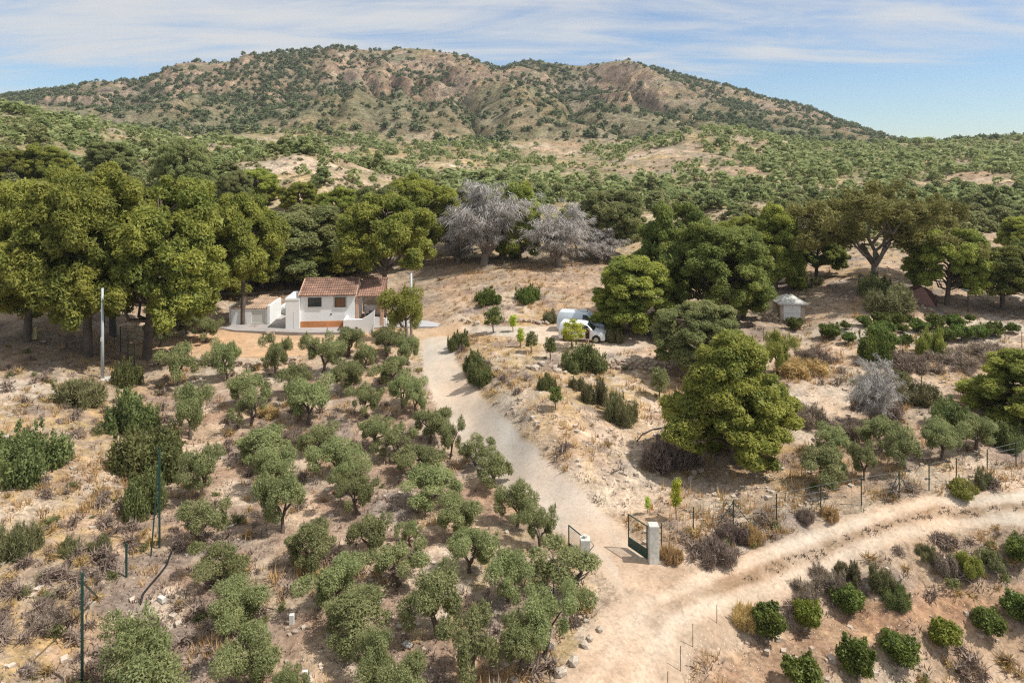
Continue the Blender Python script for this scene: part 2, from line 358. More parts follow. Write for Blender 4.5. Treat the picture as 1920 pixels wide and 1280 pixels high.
def groundmat(name, s1, s2, amp=.45, peb=.5, bump=.5, bd=.08):
    m, t, b, o = mat_new(name)
    co = N(t, 'ShaderNodeTexCoord').outputs['Object']
    col = N(t, 'ShaderNodeAttribute', attribute_name='soil').outputs['Color']
    n1 = N(t, 'ShaderNodeTexNoise', {'Vector': co, 'Scale': s1, 'Detail': 8, 'Roughness': .7}).outputs['Fac']
    n2 = N(t, 'ShaderNodeTexNoise', {'Vector': co, 'Scale': s2, 'Detail': 5, 'Roughness': .7}).outputs['Fac']
    v = N(t, 'ShaderNodeTexVoronoi', {'Vector': co, 'Scale': s2 * 1.3, 'Randomness': 1.0})
    n4 = N(t, 'ShaderNodeTexNoise', {'Vector': co, 'Scale': s2 * .42, 'Detail': 4, 'Roughness': .75, 'Distortion': .6}).outputs['Fac']
    f1 = mp(t, n1, .34, .66, 1 - amp, 1 + amp); f2 = mp(t, n2, .36, .64, 1 - amp * .9, 1 + amp * .9)
    f = N(t, 'ShaderNodeMath', {0: f1, 1: f2}, operation='MULTIPLY').outputs[0]
    f = N(t, 'ShaderNodeMath', {0: f, 1: mp(t, n4, .53, .62, 1.08, 1.08 - amp * 1.25)}, operation='MULTIPLY').outputs[0]
    c = N(t, 'ShaderNodeVectorMath', {0: col}, operation='SCALE'); t.links.new(f, c.inputs['Scale'])
    st = mp(t, v.outputs['Distance'], .18, .3, 1, 0)
    rnd = mp(t, N(t, 'ShaderNodeSeparateColor', {0: v.outputs['Color']}).outputs[0], 1 - peb * .6, 1 - peb * .5, 0, .85)
    k = N(t, 'ShaderNodeMath', {0: st, 1: rnd}, operation='MULTIPLY').outputs[0]
    c2 = mixc_(t, k, c.outputs[0], (.56, .49, .41))
    # hue drift between reddish and greyish earth
    n3 = N(t, 'ShaderNodeTexNoise', {'Vector': co, 'Scale': s1 * .21, 'Detail': 4}).outputs['Fac']
    c3 = mixc_(t, 1.0, c2, mixc_(t, mp(t, n3, .35, .65), (1.08, .98, .9), (.93, .97, 1.0)), 'MULTIPLY')
    t.links.new(c3, b.inputs['Base Color']); b.inputs['Roughness'].default_value = .95; b.inputs['Specular IOR Level'].default_value = .08
    hh = N(t, 'ShaderNodeMath', {0: n2, 1: N(t, 'ShaderNodeMath', {0: k, 1: .6}, operation='MULTIPLY').outputs[0]}, operation='ADD').outputs[0]
    bp = N(t, 'ShaderNodeBump', {'Height': hh, 'Strength': bump, 'Distance': bd}); t.links.new(bp.outputs[0], b.inputs['Normal'])
    return m
M = {}
M['ground'] = groundmat('dry_soil', 1.0, 5.5, .28, .5, .7, .10)
M['road'] = groundmat('road_dirt', .7, 6., .16, .25, .35, .04)
M['lane'] = groundmat('lane_concrete', .5, 9., .12, .2, .2, .02)
M['hill'] = groundmat('hill_soil', .25, 1.6, .42, .45, .8, .4)
M['mountain'] = groundmat('mountain_soil', .09, .55, .46, .4, 1.0, 2.0)
M['olive'] = leafmat('olive_leaf', (.195, .225, .09), (.38, .395, .18), .48, .5, .012)
M['pine'] = leafmat('pine_needles', (.185, .225, .05), (.45, .455, .10), .5, .6, .012)
M['pine_hill'] = leafmat('pine_needles_far', (.20, .235, .09), (.37, .38, .165), .45, .6, .02)
M['citrus_light'] = leafmat('citrus_leaf_yellowish', (.14, .17, .03), (.31, .33, .06), .42, .45)
M['pine_pale'] = leafmat('pine_needles_pale', (.20, .235, .085), (.39, .40, .17), .48, .6, .012)
M['pine_dark'] = leafmat('pine_needles_dark', (.135, .175, .045), (.31, .33, .085), .45, .6, .012)
M['pine_mount'] = leafmat('pine_needles_mountain', (.10, .125, .06), (.185, .195, .10), .3, .7, .02)
M['fig'] = leafmat('yellow_green_leaf', (.20, .23, .05), (.42, .41, .10), .45)
M['rusty'] = leafmat('rusty_weeds', (.25, .145, .07), (.44, .28, .14), .2, .8, .02)
M['euc'] = leafmat('eucalyptus_leaf', (.17, .16, .05), (.28, .25, .085), .4)
M['citrus'] = leafmat('citrus_leaf', (.085, .12, .026), (.20, .235, .055), .42, .45)
M['lime'] = leafmat('young_leaf', (.36, .44, .05), (.56, .60, .09), .45)
M['shrub'] = leafmat('shrub_leaf', (.115, .145, .05), (.25, .27, .10), .42, .55, .02)
M['sage'] = leafmat('sage_leaf', (.16, .165, .075), (.28, .26, .125), .3)
M['drybush'] = leafmat('dry_twigs', (.20, .15, .12), (.36, .285, .225), .2, .8, .015)
M['straw'] = leafmat('straw', (.42, .285, .12), (.66, .49, .25), .3, .8, .02)
M['dead'] = leafmat('dead_twigs', (.32, .295, .275), (.52, .49, .46), .25, .8, .01)
M['bark'] = plain('bark', (.13, .10, .08), .9, .4, 6, bump=.6)
M['bark_pale'] = plain('bark_pale', (.22, .18, .15), .9, .35, 6, bump=.5)
M['white'] = plain('white_render', (.80, .80, .79), .8, .05, 1.5)
M['white_dirty'] = plain('white_dirty', (.66, .66, .64), .8, .1, 2)
M['tile'] = plain('terracotta_tiles', (.26, .155, .115), .9, .55, 1.6, bump=.3)
M['terracotta'] = plain('terracotta_band', (.52, .22, .09), .8, .25, 3)
M['salmon'] = plain('salmon_render', (.58, .36, .25), .85, .12, 2)
M['darkwood'] = plain('dark_wood', (.06, .045, .04), .6, .2, 5)
M['brownwood'] = plain('brown_shutter', (.20, .095, .04), .6, .15, 5)
M['grey_stone'] = plain('grey_surround', (.5, .49, .47), .8, .1, 5)
M['pave'] = plain('grey_paving', (.36, .33, .315), .85, .16, 1.2)
M['pave2'] = plain('blue_grey_paving', (.40, .395, .41), .8, .1, 1.0)
M['concrete'] = plain('pale_concrete', (.58, .565, .52), .9, .3, 5, bump=.2)
M['beige'] = plain('beige_door', (.62, .60, .54), .6, .05, 2)
M['stone'] = plain('limestone', (.40, .32, .25), .95, .35, 1.7, bump=.6)
M['stone_white'] = plain('pale_limestone', (.46, .39, .32), .95, .35, 3, bump=.6)
M['pole'] = plain('galvanised_pole', (.42, .45, .46), .5, .08, 1, spec=.5)
M['green_metal'] = plain('green_metal', (.012, .05, .04), .45, .2, 3, spec=.5)
M['black'] = plain('black_rubber', (.018, .018, .018), .6, .2, 4)
M['rust'] = plain('rusty_iron', (.10, .065, .05), .8, .3, 6)
M['carpaint'] = plain('white_car_paint', (.80, .81, .82), .3, .01, 1, spec=.5)
M['carpaint_blue'] = plain('bluish_white_car_paint', (.62, .68, .73), .3, .01, 1, spec=.5)
M['rim'] = plain('grey_rim', (.38, .38, .39), .4, .1, 4, metal=.6)
M['yellow'] = plain('yellowed_box', (.52, .43, .24), .8, .15, 3)
M['redcloth'] = plain('faded_red_cover', (.27, .15, .13), .8, .15, 1.5)
M['skin'] = plain('skin', (.55, .33, .25), .6, .05, 5)
M['darkcloth'] = plain('dark_cloth', (.035, .02, .02), .8, .2, 8)
M['redshirt'] = plain('red_cloth', (.20, .07, .06), .8, .1, 8)
M['lamp'] = plain('headlamp_lens', (.55, .57, .6), .15, .1, 8, spec=.6)
def glassmat():
    m, t, b, o = mat_new('dark_glass'); b.inputs['Base Color'].default_value = (.03, .045, .05, 1); b.inputs['Roughness'].default_value = .06
    b.inputs['Specular IOR Level'].default_value = .7; return m
M['glass'] = glassmat()

# ------------------------------------------------------------------ the ground sheet, split into its parts
Yrows = [7.0]
while Yrows[-1] < 1500:
    y = Yrows[-1]
    Yrows.append(y * (1.0052 if y < 128 else 1.0062 if y < 430 else 1.0068 if y < 980 else 1.03))
Yrows = np.array(Yrows); iN = int(np.searchsorted(Yrows, 128)); iH = int(np.searchsorted(Yrows, 440))
ucols = np.concatenate([np.linspace(-1.25, -.82, 40, endpoint=False), np.linspace(-.82, .82, 490), np.linspace(.82, 1.25, 41)[1:]])
UU, YY = np.meshgrid(ucols, Yrows); XX = UU * YY
ZZ = ground_z(XX.ravel(), YY.ravel()).reshape(XX.shape)
x, y, z = XX.ravel(), YY.ravel(), ZZ.ravel()
lane, rd, yard, park = flat_parts(x, y); till = sd_poly(x, y, TILL)
C3 = lambda *c: np.array(c, float)[None]
def lerp(a, b, k): return a + (b - a) * np.clip(k, 0, 1)[:, None]
nA = fbm(x / 5, y / 5, 60, 4); nB = fbm(x / 1.7, y / 1.7, 64, 4); nC = fbm(x / 11, y / 11, 68, 3); nD = fbm(x * 1.3, y * 1.3, 72, 3)
col = np.repeat(C3(.46, .352, .252), len(x), 0)
col = lerp(col, C3(.60, .485, .375), sst(.50, .68, nA) * .85)
col = lerp(col, C3(.31, .225, .17), sst(.52, .70, nB) * .6)
col = lerp(col, C3(.47, .335, .165), sst(.55, .72, nC) * sst(.4, .6, nD) * .8)
col = lerp(col, C3(.25, .20, .18), sst(.58, .72, fbm(x / 3, y / 3, 77, 3)) * .7)
for P in PALE: col = lerp(col, C3(.60, .50, .40), sst(1.2, -1.5, sd_poly(x, y, P) + (nB - .5) * 4) * .75)
hd = np.minimum(lane, rd)
# field behind the house: brown-grey stubble
fldm = sst(76, 82, y) * sst(110, 104, y) * sst(-20, -13, x) * sst(24, 14, x)
fst = (y + 1.5 * fbm(x / 6, y / 6, 9, 2)) / 5.5; fsaw = fst - np.floor(fst)
col = lerp(col, lerp(lerp(np.repeat(C3(.42, .315, .235), len(x), 0), C3(.52, .395, .27), sst(.4, .65, nD)), C3(.31, .225, .17), sst(.55, .8, fsaw) * .8), fldm * .8)
# orchard litter
orch = sst(1, -2, sd_poly(x, y, poly_xy([(150,1290),(330,1000),(280,720),(560,690),(780,690),(830,780),(1000,960),(1130,1100),(1040,1290)])))
col = lerp(col, C3(.33, .235, .18), orch * sst(.42, .6, nB) * .7)
col = lerp(col, lerp(np.repeat(C3(.37, .235, .155), len(x), 0), C3(.45, .30, .19), sst(.4, .6, nD)), sst(.5, -.5, till + (nB - .5)) * .85)
col = lerp(col, C3(.585, .415, .27) * np.array([[1, 1, 1]]), sst(.3, -.4, yard))
col = lerp(col, C3(.63, .52, .415), sst(.6, -.6, park))
dr = dist_path(x, y, XR); wv = (fbm(x / 2.5, y / 2.5, 95, 3) - .5) * .35; rk = sst(4, 11, x)
roadc = lerp(np.repeat(C3(.56, .44, .335), len(x), 0), C3(.48, .365, .27), sst(.45, .7, nB) * .5)
roadc = lerp(roadc, C3(.63, .525, .415), sst(.34, .14, np.abs(dr + wv * .6 - .62)) * (.35 + .6 * rk))
roadc = lerp(roadc, C3(.34, .245, .165), sst(.36, .18, dr + wv + .05) * rk * (.5 + .5 * sst(.35, .55, nD)))
roadc = lerp(roadc, C3(.40, .30, .215), sst(1.0, 1.2, dr + wv) * rk * .8)
col = np.where((rd < .5)[:, None], lerp(col, roadc, sst(.25, -.25, rd)), col)
lanec = lerp(np.repeat(C3(.68, .57, .46), len(x), 0), C3(.58, .49, .40), sst(.45, .65, nA))
gr = sst(56, 44, y); lanec = lerp(lanec, C3(.58, .51, .44), gr); lanec = lerp(lanec, C3(.56, .45, .35), sst(39, 35, y))
lanec = lerp(lanec, C3(.60, .54, .46), sst(.35, .1, np.abs(lane + 1.5 - .75)) * .4)
col = lerp(col, lanec, sst(.2, -.15, lane) * (rd > -.3))
# hills: pale soil, dry grass and green-grey scrub cover
hk = sst(85, 125, y)
hc = lerp(np.repeat(C3(.41, .315, .22), len(x), 0), C3(.55, .44, .33), sst(.52, .66, fbm(x / 22, y / 22, 80, 4)))
hc = lerp(hc, C3(.27, .245, .125), sst(.42, .58, fbm(x / 34, y / 34, 83, 4)) * .75)
hc = lerp(hc, C3(.50, .39, .20), sst(.58, .7, fbm(x / 15, y / 15, 86, 3)) * .6)
hc = lerp(hc, C3(.21, .20, .12), sst(.5, .68, fbm(x / 5, y / 5, 89, 3)) * .6)
col = lerp(col, hc, hk)
mz, mt, mg, mcl = mountain(x, np.maximum(y, 300)); mk = sst(410, 470, y)
sl = np.hypot(np.gradient(ZZ, axis=1) / np.gradient(XX, axis=1), np.gradient(ZZ, axis=0) / np.gradient(YY, axis=0)).ravel()
mc = lerp(np.repeat(C3(.275, .235, .145), len(x), 0), C3(.33, .27, .18), sst(.42, .6, fbm(x / 40, y / 40, 90, 4)))
mc = lerp(mc, C3(.215, .205, .125), sst(.48, .64, fbm(x / 18, y / 18, 91, 4)) * .75)
up = sst(.38, .62, mt)
rock = sst(.54, .62, fbm(x / 30, y / 14, 92, 4) + up * .03) * up + sst(.48, .72, sl) * sst(.4, .5, mt)
mc = lerp(mc, lerp(np.repeat(C3(.46, .335, .25), len(x), 0), C3(.30, .215, .165), sst(.4, .6, fbm(x / 9, y / 9, 93, 3))), np.clip(rock, 0, 1) * .92)
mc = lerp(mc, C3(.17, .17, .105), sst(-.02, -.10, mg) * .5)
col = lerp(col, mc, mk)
col = np.clip(col, .02, .8) * lerp(np.repeat(C3(.76, .76, .76), len(x), 0), C3(.70, .72, .70), mk)
nu = len(ucols)
def patch(name, r0, r1, sel, mat, label=None):
    i, j = np.meshgrid(np.arange(r0, r1), np.arange(nu - 1), indexing='ij')
    q = np.stack([i * nu + j, i * nu + j + 1, (i + 1) * nu + j + 1, (i + 1) * nu + j], -1).reshape(-1, 4)
    if sel is not None: q = q[sel[q].mean(1) > .5]
    used, inv = np.unique(q.ravel(), return_inverse=True)
    me = npmesh(name, np.stack([x[used], y[used], z[used]], 1), inv.reshape(-1, 4), True, col=col[used])
    return tag(link(name, me, mat), kind='structure')
isl = ((lane < 0) & (rd > -.25)).astype(float); isr = ((rd < 0) & ~(isl > 0)).astype(float)
isy = ((yard < 0) & (isl < .5) & (isr < .5)).astype(float)
isp = ((park < 0) & (isy < .5) & (isl < .5)).astype(float)
ist = ((till < 0) & (isr < .5)).astype(float)
lab = np.zeros(len(x)); 
for k, s in enumerate((isl, isr, isy, isp, ist), 1): lab[s > .5] = k
def labsel(k): return (lab == k).astype(float)
def patch_lab(name, k, mat, r1=iN):
    i, j = np.meshgrid(np.arange(0, r1), np.arange(nu - 1), indexing='ij')
    q = np.stack([i * nu + j, i * nu + j + 1, (i + 1) * nu + j + 1, (i + 1) * nu + j], -1).reshape(-1, 4)
    q = q[lab[q[:, 0]] == k]
    used, inv = np.unique(q.ravel(), return_inverse=True)
    me = npmesh(name, np.stack([x[used], y[used], z[used]], 1), inv.reshape(-1, 4), True, col=col[used])
    return tag(link(name, me, mat), kind='structure')
patch_lab('ground', 0, M['ground']); patch_lab('concrete_lane', 1, M['lane']); patch_lab('dirt_road', 2, M['road'])
patch_lab('gravel_yard', 3, M['road']); patch_lab('parking_area', 4, M['road']); patch_lab('tilled_terrace', 5, M['ground'])
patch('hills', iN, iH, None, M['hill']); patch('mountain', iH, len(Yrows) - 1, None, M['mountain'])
# far plain behind the hills, out to the horizon
fp = MB().add([(-1900, 1480, 16), (1900, 1480, 16), (1900, 2000, 12), (-1900, 2000, 12)], [(0, 1, 2, 3)]).build('plain', plain('far_plain', (.25, .22, .15), .95, .2, .01)); tag(fp, kind='structure')
hm = bpy.data.materials.new('haze_air'); hm.use_nodes = True; ht = hm.node_tree; ht.nodes.clear()
hv = ht.nodes.new('ShaderNodeVolumePrincipled'); hv.inputs['Density'].default_value = HAZE; hv.inputs['Color'].default_value = (.86, .92, 1, 1); hv.inputs['Anisotropy'].default_value = .2
ho = ht.nodes.new('ShaderNodeOutputMaterial'); ht.links.new(hv.outputs[0], ho.inputs['Volume'])
tag(MB().box(-1960, 1960, -150, 2060, -9, 215).build('haze', hm), kind='stuff')

# ------------------------------------------------------------------ plant meshes
def leaf_quads(c, n, a, L, Wd):
    b = np.cross(n, a); L = np.reshape(L, (-1, 1)); Wd = np.reshape(Wd, (-1, 1))
    v = np.stack([c - a * L / 2 + b * Wd / 2, c - a * L / 2 - b * Wd / 2, c + a * L / 2], 1)
    return v.reshape(-1, 3), np.arange(len(c) * 3).reshape(-1, 3)
def cloud(clumps, L, Wd, r, out=1.0, up=.4, jit=.6, spiky=.3, tlo=0., thi=1., inner=.55, fuzz=.35):
    """clumps: list of (centre, radii, count, tint)"""
    cs, ns, aa, ts, ls = [], [], [], [], []
    for c, rad, n, tn in clumps:
        d = rdir(n, r); rr = inner + (1 - inner) * r.random(n) ** .6 + fuzz * r.random(n) ** 4
        p = np.asarray(c) + d * np.asarray(rad) * rr[:, None]
        nn = nrm(d * out + np.array([0, 0, up]) + r.normal(size=(n, 3)) * jit)
        t1 = nrm(np.cross(nn, r.normal(size=(n, 3)) + 1e-3))
        sp = r.random(n) < spiky
        ax = nrm(d + np.array([0, 0, .35]) + r.normal(size=(n, 3)) * .35)
        nn2 = nrm(np.cross(ax, r.normal(size=(n, 3))))
        nn = np.where(sp[:, None], nn2, nn); t1 = np.where(sp[:, None], ax, t1)
        cs.append(p); ns.append(nn); aa.append(t1); ls.append(.7 + .6 * r.random(n))
        ts.append(np.clip(tn + r.normal(size=n) * .22, tlo, thi))
    c = np.concatenate(cs); n = np.concatenate(ns); a = np.concatenate(aa); s = np.concatenate(ls); t = np.concatenate(ts)
    v, f = leaf_quads(c, n, a, L * s, Wd * s)
    return v, f, np.repeat(t, 3)
def limb(p0, p1, r, k=5, bend=.15):
    p0, p1 = np.asarray(p0, float), np.asarray(p1, float); L = np.linalg.norm(p1 - p0)
    s = np.linspace(0, 1, k)[:, None]; P = p0 + (p1 - p0) * s
    P[1:-1] += r.normal(size=(k - 2, 3)) * L * bend * .4; P[:, 2] += np.sin(s[:, 0] * np.pi) * L * bend * .5
    return P
class Tubes:
    def __init__(s): s.v = []; s.f = []; s.n = 0
    def add(s, P, rad, k=6):
        v, f = tube_np(np.asarray(P, float), np.asarray(rad, float), k); s.v.append(v); s.f.append(f + s.n); s.n += len(v)
    def mesh(s, name): return npmesh(name, np.concatenate(s.v), np.concatenate(s.f), True)
def olive_meshes(seed, dens=1.0):
    r = np.random.default_rng(seed); T = Tubes(); h0 = r.uniform(.45, .8); lean = r.normal(size=2) * .12
    top = np.array([lean[0], lean[1], h0]); T.add([(0, 0, -.25), (0, 0, .02), top * .55 + np.array([.02, 0, 0]), top], [.22, .17, .13, .13], 8)
    nl = int(r.integers(3, 5)); a0 = r.uniform(0, 6.28); clumps = []; g = .9
    nlob = int(r.integers(4, 6)); 
    for i in range(nl):
        a = a0 + i * 2 * np.pi / nl + r.normal() * .25; rr = r.uniform(.75, 1.15); e = np.array([math.cos(a) * rr, math.sin(a) * rr, r.uniform(1.55, 2.2)])
        P = limb(top, e, r, 5, .2); T.add(P, np.linspace(.10, .035, 5), 6)
        for _ in range(3):
            e2 = e + np.array([r.normal() * .5, r.normal() * .5, r.uniform(.1, .6)]); T.add(limb(P[3], e2, r, 4), np.linspace(.045, .012, 4), 5)
            for _ in range(2):
                c = e2 + r.normal(size=3) * np.array([.3, .3, .2]); q = r.uniform(.34, .58)
                clumps.append((c, (q * 1.1, q * 1.1, q * .85), int(520 * q / .45), r.uniform(.25, .8)))
        for _ in range(2):
            c = e * np.array([1.25, 1.25, 1]) + r.normal(size=3) * np.array([.25, .25, .1]) - np.array([0, 0, r.uniform(.1, .6)]); q = r.uniform(.28, .42)
            clumps.append((c, (q, q, q * 1.2), int(480 * q / .4), r.uniform(.1, .5)))
    for _ in range(5):
        a = r.uniform(0, 6.28); rr = r.uniform(.75, 1.25); q = r.uniform(.3, .46)
        clumps.append(((math.cos(a) * rr, math.sin(a) * rr, r.uniform(.95, 1.6)), (q, q, q), int(480 * q / .4), r.uniform(.1, .6)))
    for _ in range(3):
        a = r.uniform(0, 6.28); rr = r.uniform(0, .7); q = r.uniform(.4, .6)
        clumps.append(((math.cos(a) * rr, math.sin(a) * rr, r.uniform(1.7, 2.7)), (q, q, q * .9), int(540 * q / .5), r.uniform(.3, .9)))
    clumps = [c for c in clumps if r.random() < dens]
    v, f, t = cloud(clumps, .125, .062, r, 1.0, .6, .5, .35, inner=.4)
    # a few thin upright shoots
    sh = [(c[0] + np.array([r.normal() * .2, r.normal() * .2, c[1][2] * .9]) if isinstance(c[0], np.ndarray) else np.array(c[0]) + np.array([r.normal() * .2, r.normal() * .2, c[1][2] * .9]), (.1, .1, .28), 40, .6) for c in clumps[::2]]
    v2, f2, t2 = cloud(sh, .16, .07, r, .8, .5, .6, .6, inner=.1)
    f2 = f2 + len(v); v = np.concatenate([v, v2]); f = np.concatenate([f, f2]); t = np.concatenate([t, t2])
    return T.mesh('trunk'), npmesh('crown', v, f, False, t)
def pine_meshes(seed, kind):
    """unit size: height 10 m"""
    r = np.random.default_rng(seed); T = Tubes(); clumps = []
    if kind == 'dome': zb, Rm, nl, tr = 2.8, 4.6, 36, .30
    elif kind == 'umbrella': zb, Rm, nl, tr = 4.4, 4.4, 30, .26
    elif kind == 'bush': zb, Rm, nl, tr = 1.7, 5.0, 46, .28
    elif kind == 'tall': zb, Rm, nl, tr = 1.1, 3.3, 34, .24
    else: zb, Rm, nl, tr = 2.0, 3.6, 14, .2
    bend = r.normal(size=2) * .35
    TP = np.array([(0, 0, -.4), (0, 0, 0), (bend[0] * .3, bend[1] * .3, 2.5), (bend[0] * .6, bend[1] * .6, 5), (bend[0], bend[1], 7.2), (bend[0], bend[1], 9.0)])
    T.add(TP, np.array([1.3, 1.0, .82, .66, .4, .1]) * tr, 8)
    def prof(z):
        t = (z - zb) / (10 - zb)
        if kind == 'bush': return Rm * (1 - t) ** .62 * min(1, .72 + t * 1.6)
        if kind == 'tall': return Rm * math.sqrt(max(0, 1 - (max(t, 0) * 1.02 - .15) ** 2 / .76))
        if kind == 'umbrella': return Rm * math.sqrt(max(0, 1 - t * t * .98)) * min(1, .75 + t)
        return Rm * math.sqrt(max(0, 1 - (t - .28) ** 2 / .53))
    for i in range(nl):
        t = (i + .5) / nl; z = zb + (10 - zb) * (t ** (.95 if kind != 'bush' else 1.05)) * .9; a = i * 2.39996 + r.normal() * .35
        q = r.uniform(.9, 1.4) * (1.12 if kind in ('dome', 'bush') else .95) * (1 if z < 7.8 else .85)
        rho = max(0, prof(z) - q * .75) * r.uniform(.72, 1.06)
        c = np.array([math.cos(a) * rho + bend[0] * z / 10, math.sin(a) * rho + bend[1] * z / 10, z + r.normal() * .25])
        zi = max(zb * .75, z - 1.0 - rho * .22); base = np.array([bend[0] * zi / 10, bend[1] * zi / 10, zi])
        T.add(limb(base, c, r, 5, .14), np.linspace(.10, .03, 5) * (1 + tr), 5)
        tn0 = r.uniform(.25, .8)
        for _ in range(10):
            d = nrm((rdir(1, r) + np.array([[math.cos(a) * .35, math.sin(a) * .35, .25]])))[0]; dd = d * q * np.array([1.0, 1.0, .92]) * r.uniform(.55, 1.0)
            s = r.uniform(.38, .62)
            clumps.append((c + dd, (s, s, s * .85), int(235 * (s / .45) ** 2), tn0 + r.normal() * .16))
    v, f, t = cloud(clumps, .235, .105, r, 1.0, .7, .45, .35, inner=.62)
    v2, f2, t2 = cloud([(c, (q[0] * .8,) * 3, 8, tn - .2) for c, q, n, tn in clumps], .5, .4, r, 1, .2, .6, 0, inner=.2)
    return T.mesh('trunk'), npmesh('crown', np.concatenate([v, v2]), np.concatenate([f, f2 + len(v)]), False, np.concatenate([t, t2]))
def euc_meshes(seed):
    r = np.random.default_rng(seed); T = Tubes(); clumps = []
    T.add([(0, 0, -.4), (0, 0, 0), (.1, .1, 1.2), (.15, .1, 2.2)], [.5, .38, .27, .25], 8)
    for i in range(7):
        a = i * 2 * np.pi / 7 + r.normal() * .2; rr = r.uniform(1.6, 4.0); e = np.array([math.cos(a) * rr, math.sin(a) * rr, r.uniform(5.2, 8.4)])
        P = limb((.15, .1, 2.1), e, r, 6, .18); T.add(P, np.linspace(.19, .05, 6), 6)
        for _ in range(6):
            e2 = e + r.normal(size=3) * np.array([1.2, 1.2, .8]); T.add(limb(P[4], e2, r, 4), np.linspace(.07, .02, 4), 5); tn = r.uniform(.2, .9)
            for _ in range(5):
                s = r.uniform(.4, .75); c = e2 + r.normal(size=3) * np.array([.7, .7, .55]); clumps.append((c, (s, s, s * 1.1), int(130 * s / .5), tn))
    v, f, t = cloud(clumps, .34, .15, r, .7, .15, .8, .35, inner=.2)
    return T.mesh('trunk'), npmesh('crown', v, f, False, t)
def dead_meshes(seed):
    r = np.random.default_rng(seed); T = Tubes(); cs = []; aa = []; LL = []
    T.add([(0, 0, -.3), (0, 0, .1), (.1, 0, 1.2)], [.4, .34, .28], 7)
    for i in range(11):
        a = i * 2.4 + r.normal() * .3; rr = r.uniform(.6, 3.0); e = np.array([math.cos(a) * rr, math.sin(a) * rr, 9.2 - rr * 1.3 + r.normal() * .7])
        P = limb((.1, 0, 1.0), e, r, 7, .12); T.add(P, np.linspace(.16, .03, 7), 5)
        for _ in range(20):
            s = P[int(r.integers(2, 7))]; e2 = s + np.array([r.normal() * .9, r.normal() * .9, r.uniform(-.4, 1.0)]); e2[:2] *= 1.05
            Q = limb(s, e2, r, 4, .3); T.add(Q, np.linspace(.035, .01, 4), 4)
            for q in Q[1:]:
                n = 17; st = q + r.normal(size=(n, 3)) * .18
                dr = nrm(np.array([e2[0], e2[1], 0]) * .14 + r.normal(size=(n, 3)) * .45 + np.array([0, 0, -.65]))
                cs.append(st + dr * .25); aa.append(dr); LL.append(r.uniform(.4, 1.0, n))
    c = np.concatenate(cs); a = np.concatenate(aa); L = np.concatenate(LL)
    nn = nrm(np.cross(a, r.normal(size=a.shape))); v, f = leaf_quads(c, nn, a, L, np.full(len(c), .05))
    return T.mesh('trunk'), npmesh('crown', v, f, False, np.repeat(r.random(len(c)), 3))
def shrub_mesh(seed, L=.085, Wd=.045, dens=2.6, nl=9, flat=.75, spiky=.35, upr=0.):
    upr *= .4
    """dome about 1 m radius, sitting on the ground"""
    r = np.random.default_rng(seed); cl = []
    for i in range(nl + 4):
        a = r.uniform(0, 6.28); rr = .85 * math.sqrt(r.random()); q = r.uniform(.16, .42); z = flat * (1.0 - rr * .7) * r.uniform(.35, 1.05)
        k = q / .34
        cl.append(((math.cos(a) * rr, math.sin(a) * rr, max(z - q * .2, q * .5)), (q, q, q * .9 + upr), int(290 * dens * k * k), r.uniform(.1, .95)))
        cl.append(((math.cos(a) * rr, math.sin(a) * rr, q * .45), (q * 1.1, q * 1.1, q * .6), int(110 * dens * k), r.uniform(0, .4)))
        for _ in range(3):
            b = r.uniform(0, 6.28); cl.append(((math.cos(a) * rr + math.cos(b) * q * .8, math.sin(a) * rr + math.sin(b) * q * .8, max(z, .1) + q * r.uniform(.1, .9)), (.06, .06, .11), int(14 * dens), r.uniform(.3, 1)))
    v, f, t = cloud(cl, L, Wd, r, .9, .4, .6, spiky, inner=.25); v[:, 2] = np.maximum(v[:, 2], -.05)
    return npmesh('shrub', v, f, False, t)
def citrus_mesh(seed):
    r = np.random.default_rng(seed); cl = []
    for i in range(26):
        d = rdir(1, r)[0]; d[2] = d[2] * .8; c = np.array([0, 0, .92]) + d * np.array([.62, .62, .6]) * r.uniform(.55, 1.05); q = r.uniform(.24, .38)
        cl.append((c, (q, q, q), 190, r.uniform(.1, .9)))
        if i % 2: cl.append((c + d * q * .9 + np.array([0, 0, .1]), (.09, .09, .16), 40, r.uniform(.5, 1)))
    v, f, t = cloud(cl, .125, .085, r, .7, .35, .7, .2, inner=.3)
    T = Tubes(); T.add([(0, 0, -.1), (0, 0, .2), (.02, .02, .6)], [.06, .05, .04], 6)
    for k in range(4): T.add(limb((.02, .02, .45), (math.cos(k * 1.6) * .4, math.sin(k * 1.6) * .4, 1.0), r, 4), np.linspace(.03, .012, 4), 5)
    return T.mesh('trunk'), npmesh('crown', v, f, False, t)
def sapling_meshes(seed, W2=.5):
    """height 2 m slim young tree"""
    r = np.random.default_rng(seed); T = Tubes(); cl = []
    T.add([(0, 0, -.15), (0, 0, 0), (.03, .02, .8), (.02, .05, 1.6)], [.05, .04, .03, .012], 6)
    for i in range(13):
        z = .75 + 1.2 * (i / 12); a = i * 2.4; rr = W2 * (1 - abs(z - 1.2) / 1.3) * r.uniform(.5, 1.0); e = np.array([math.cos(a) * rr, math.sin(a) * rr, z + .1])
        T.add(limb((.02, .03, z - .25), e, r, 4), np.linspace(.018, .006, 4), 4); q = r.uniform(.16, .28)
        cl.append((e, (q, q, q), 130, r.uniform(.2, .9)))
    v, f, t = cloud(cl, .11, .06, r, .7, .3, .7, .2, inner=.2)
    return T.mesh('trunk'), npmesh('crown', v, f, False, t)
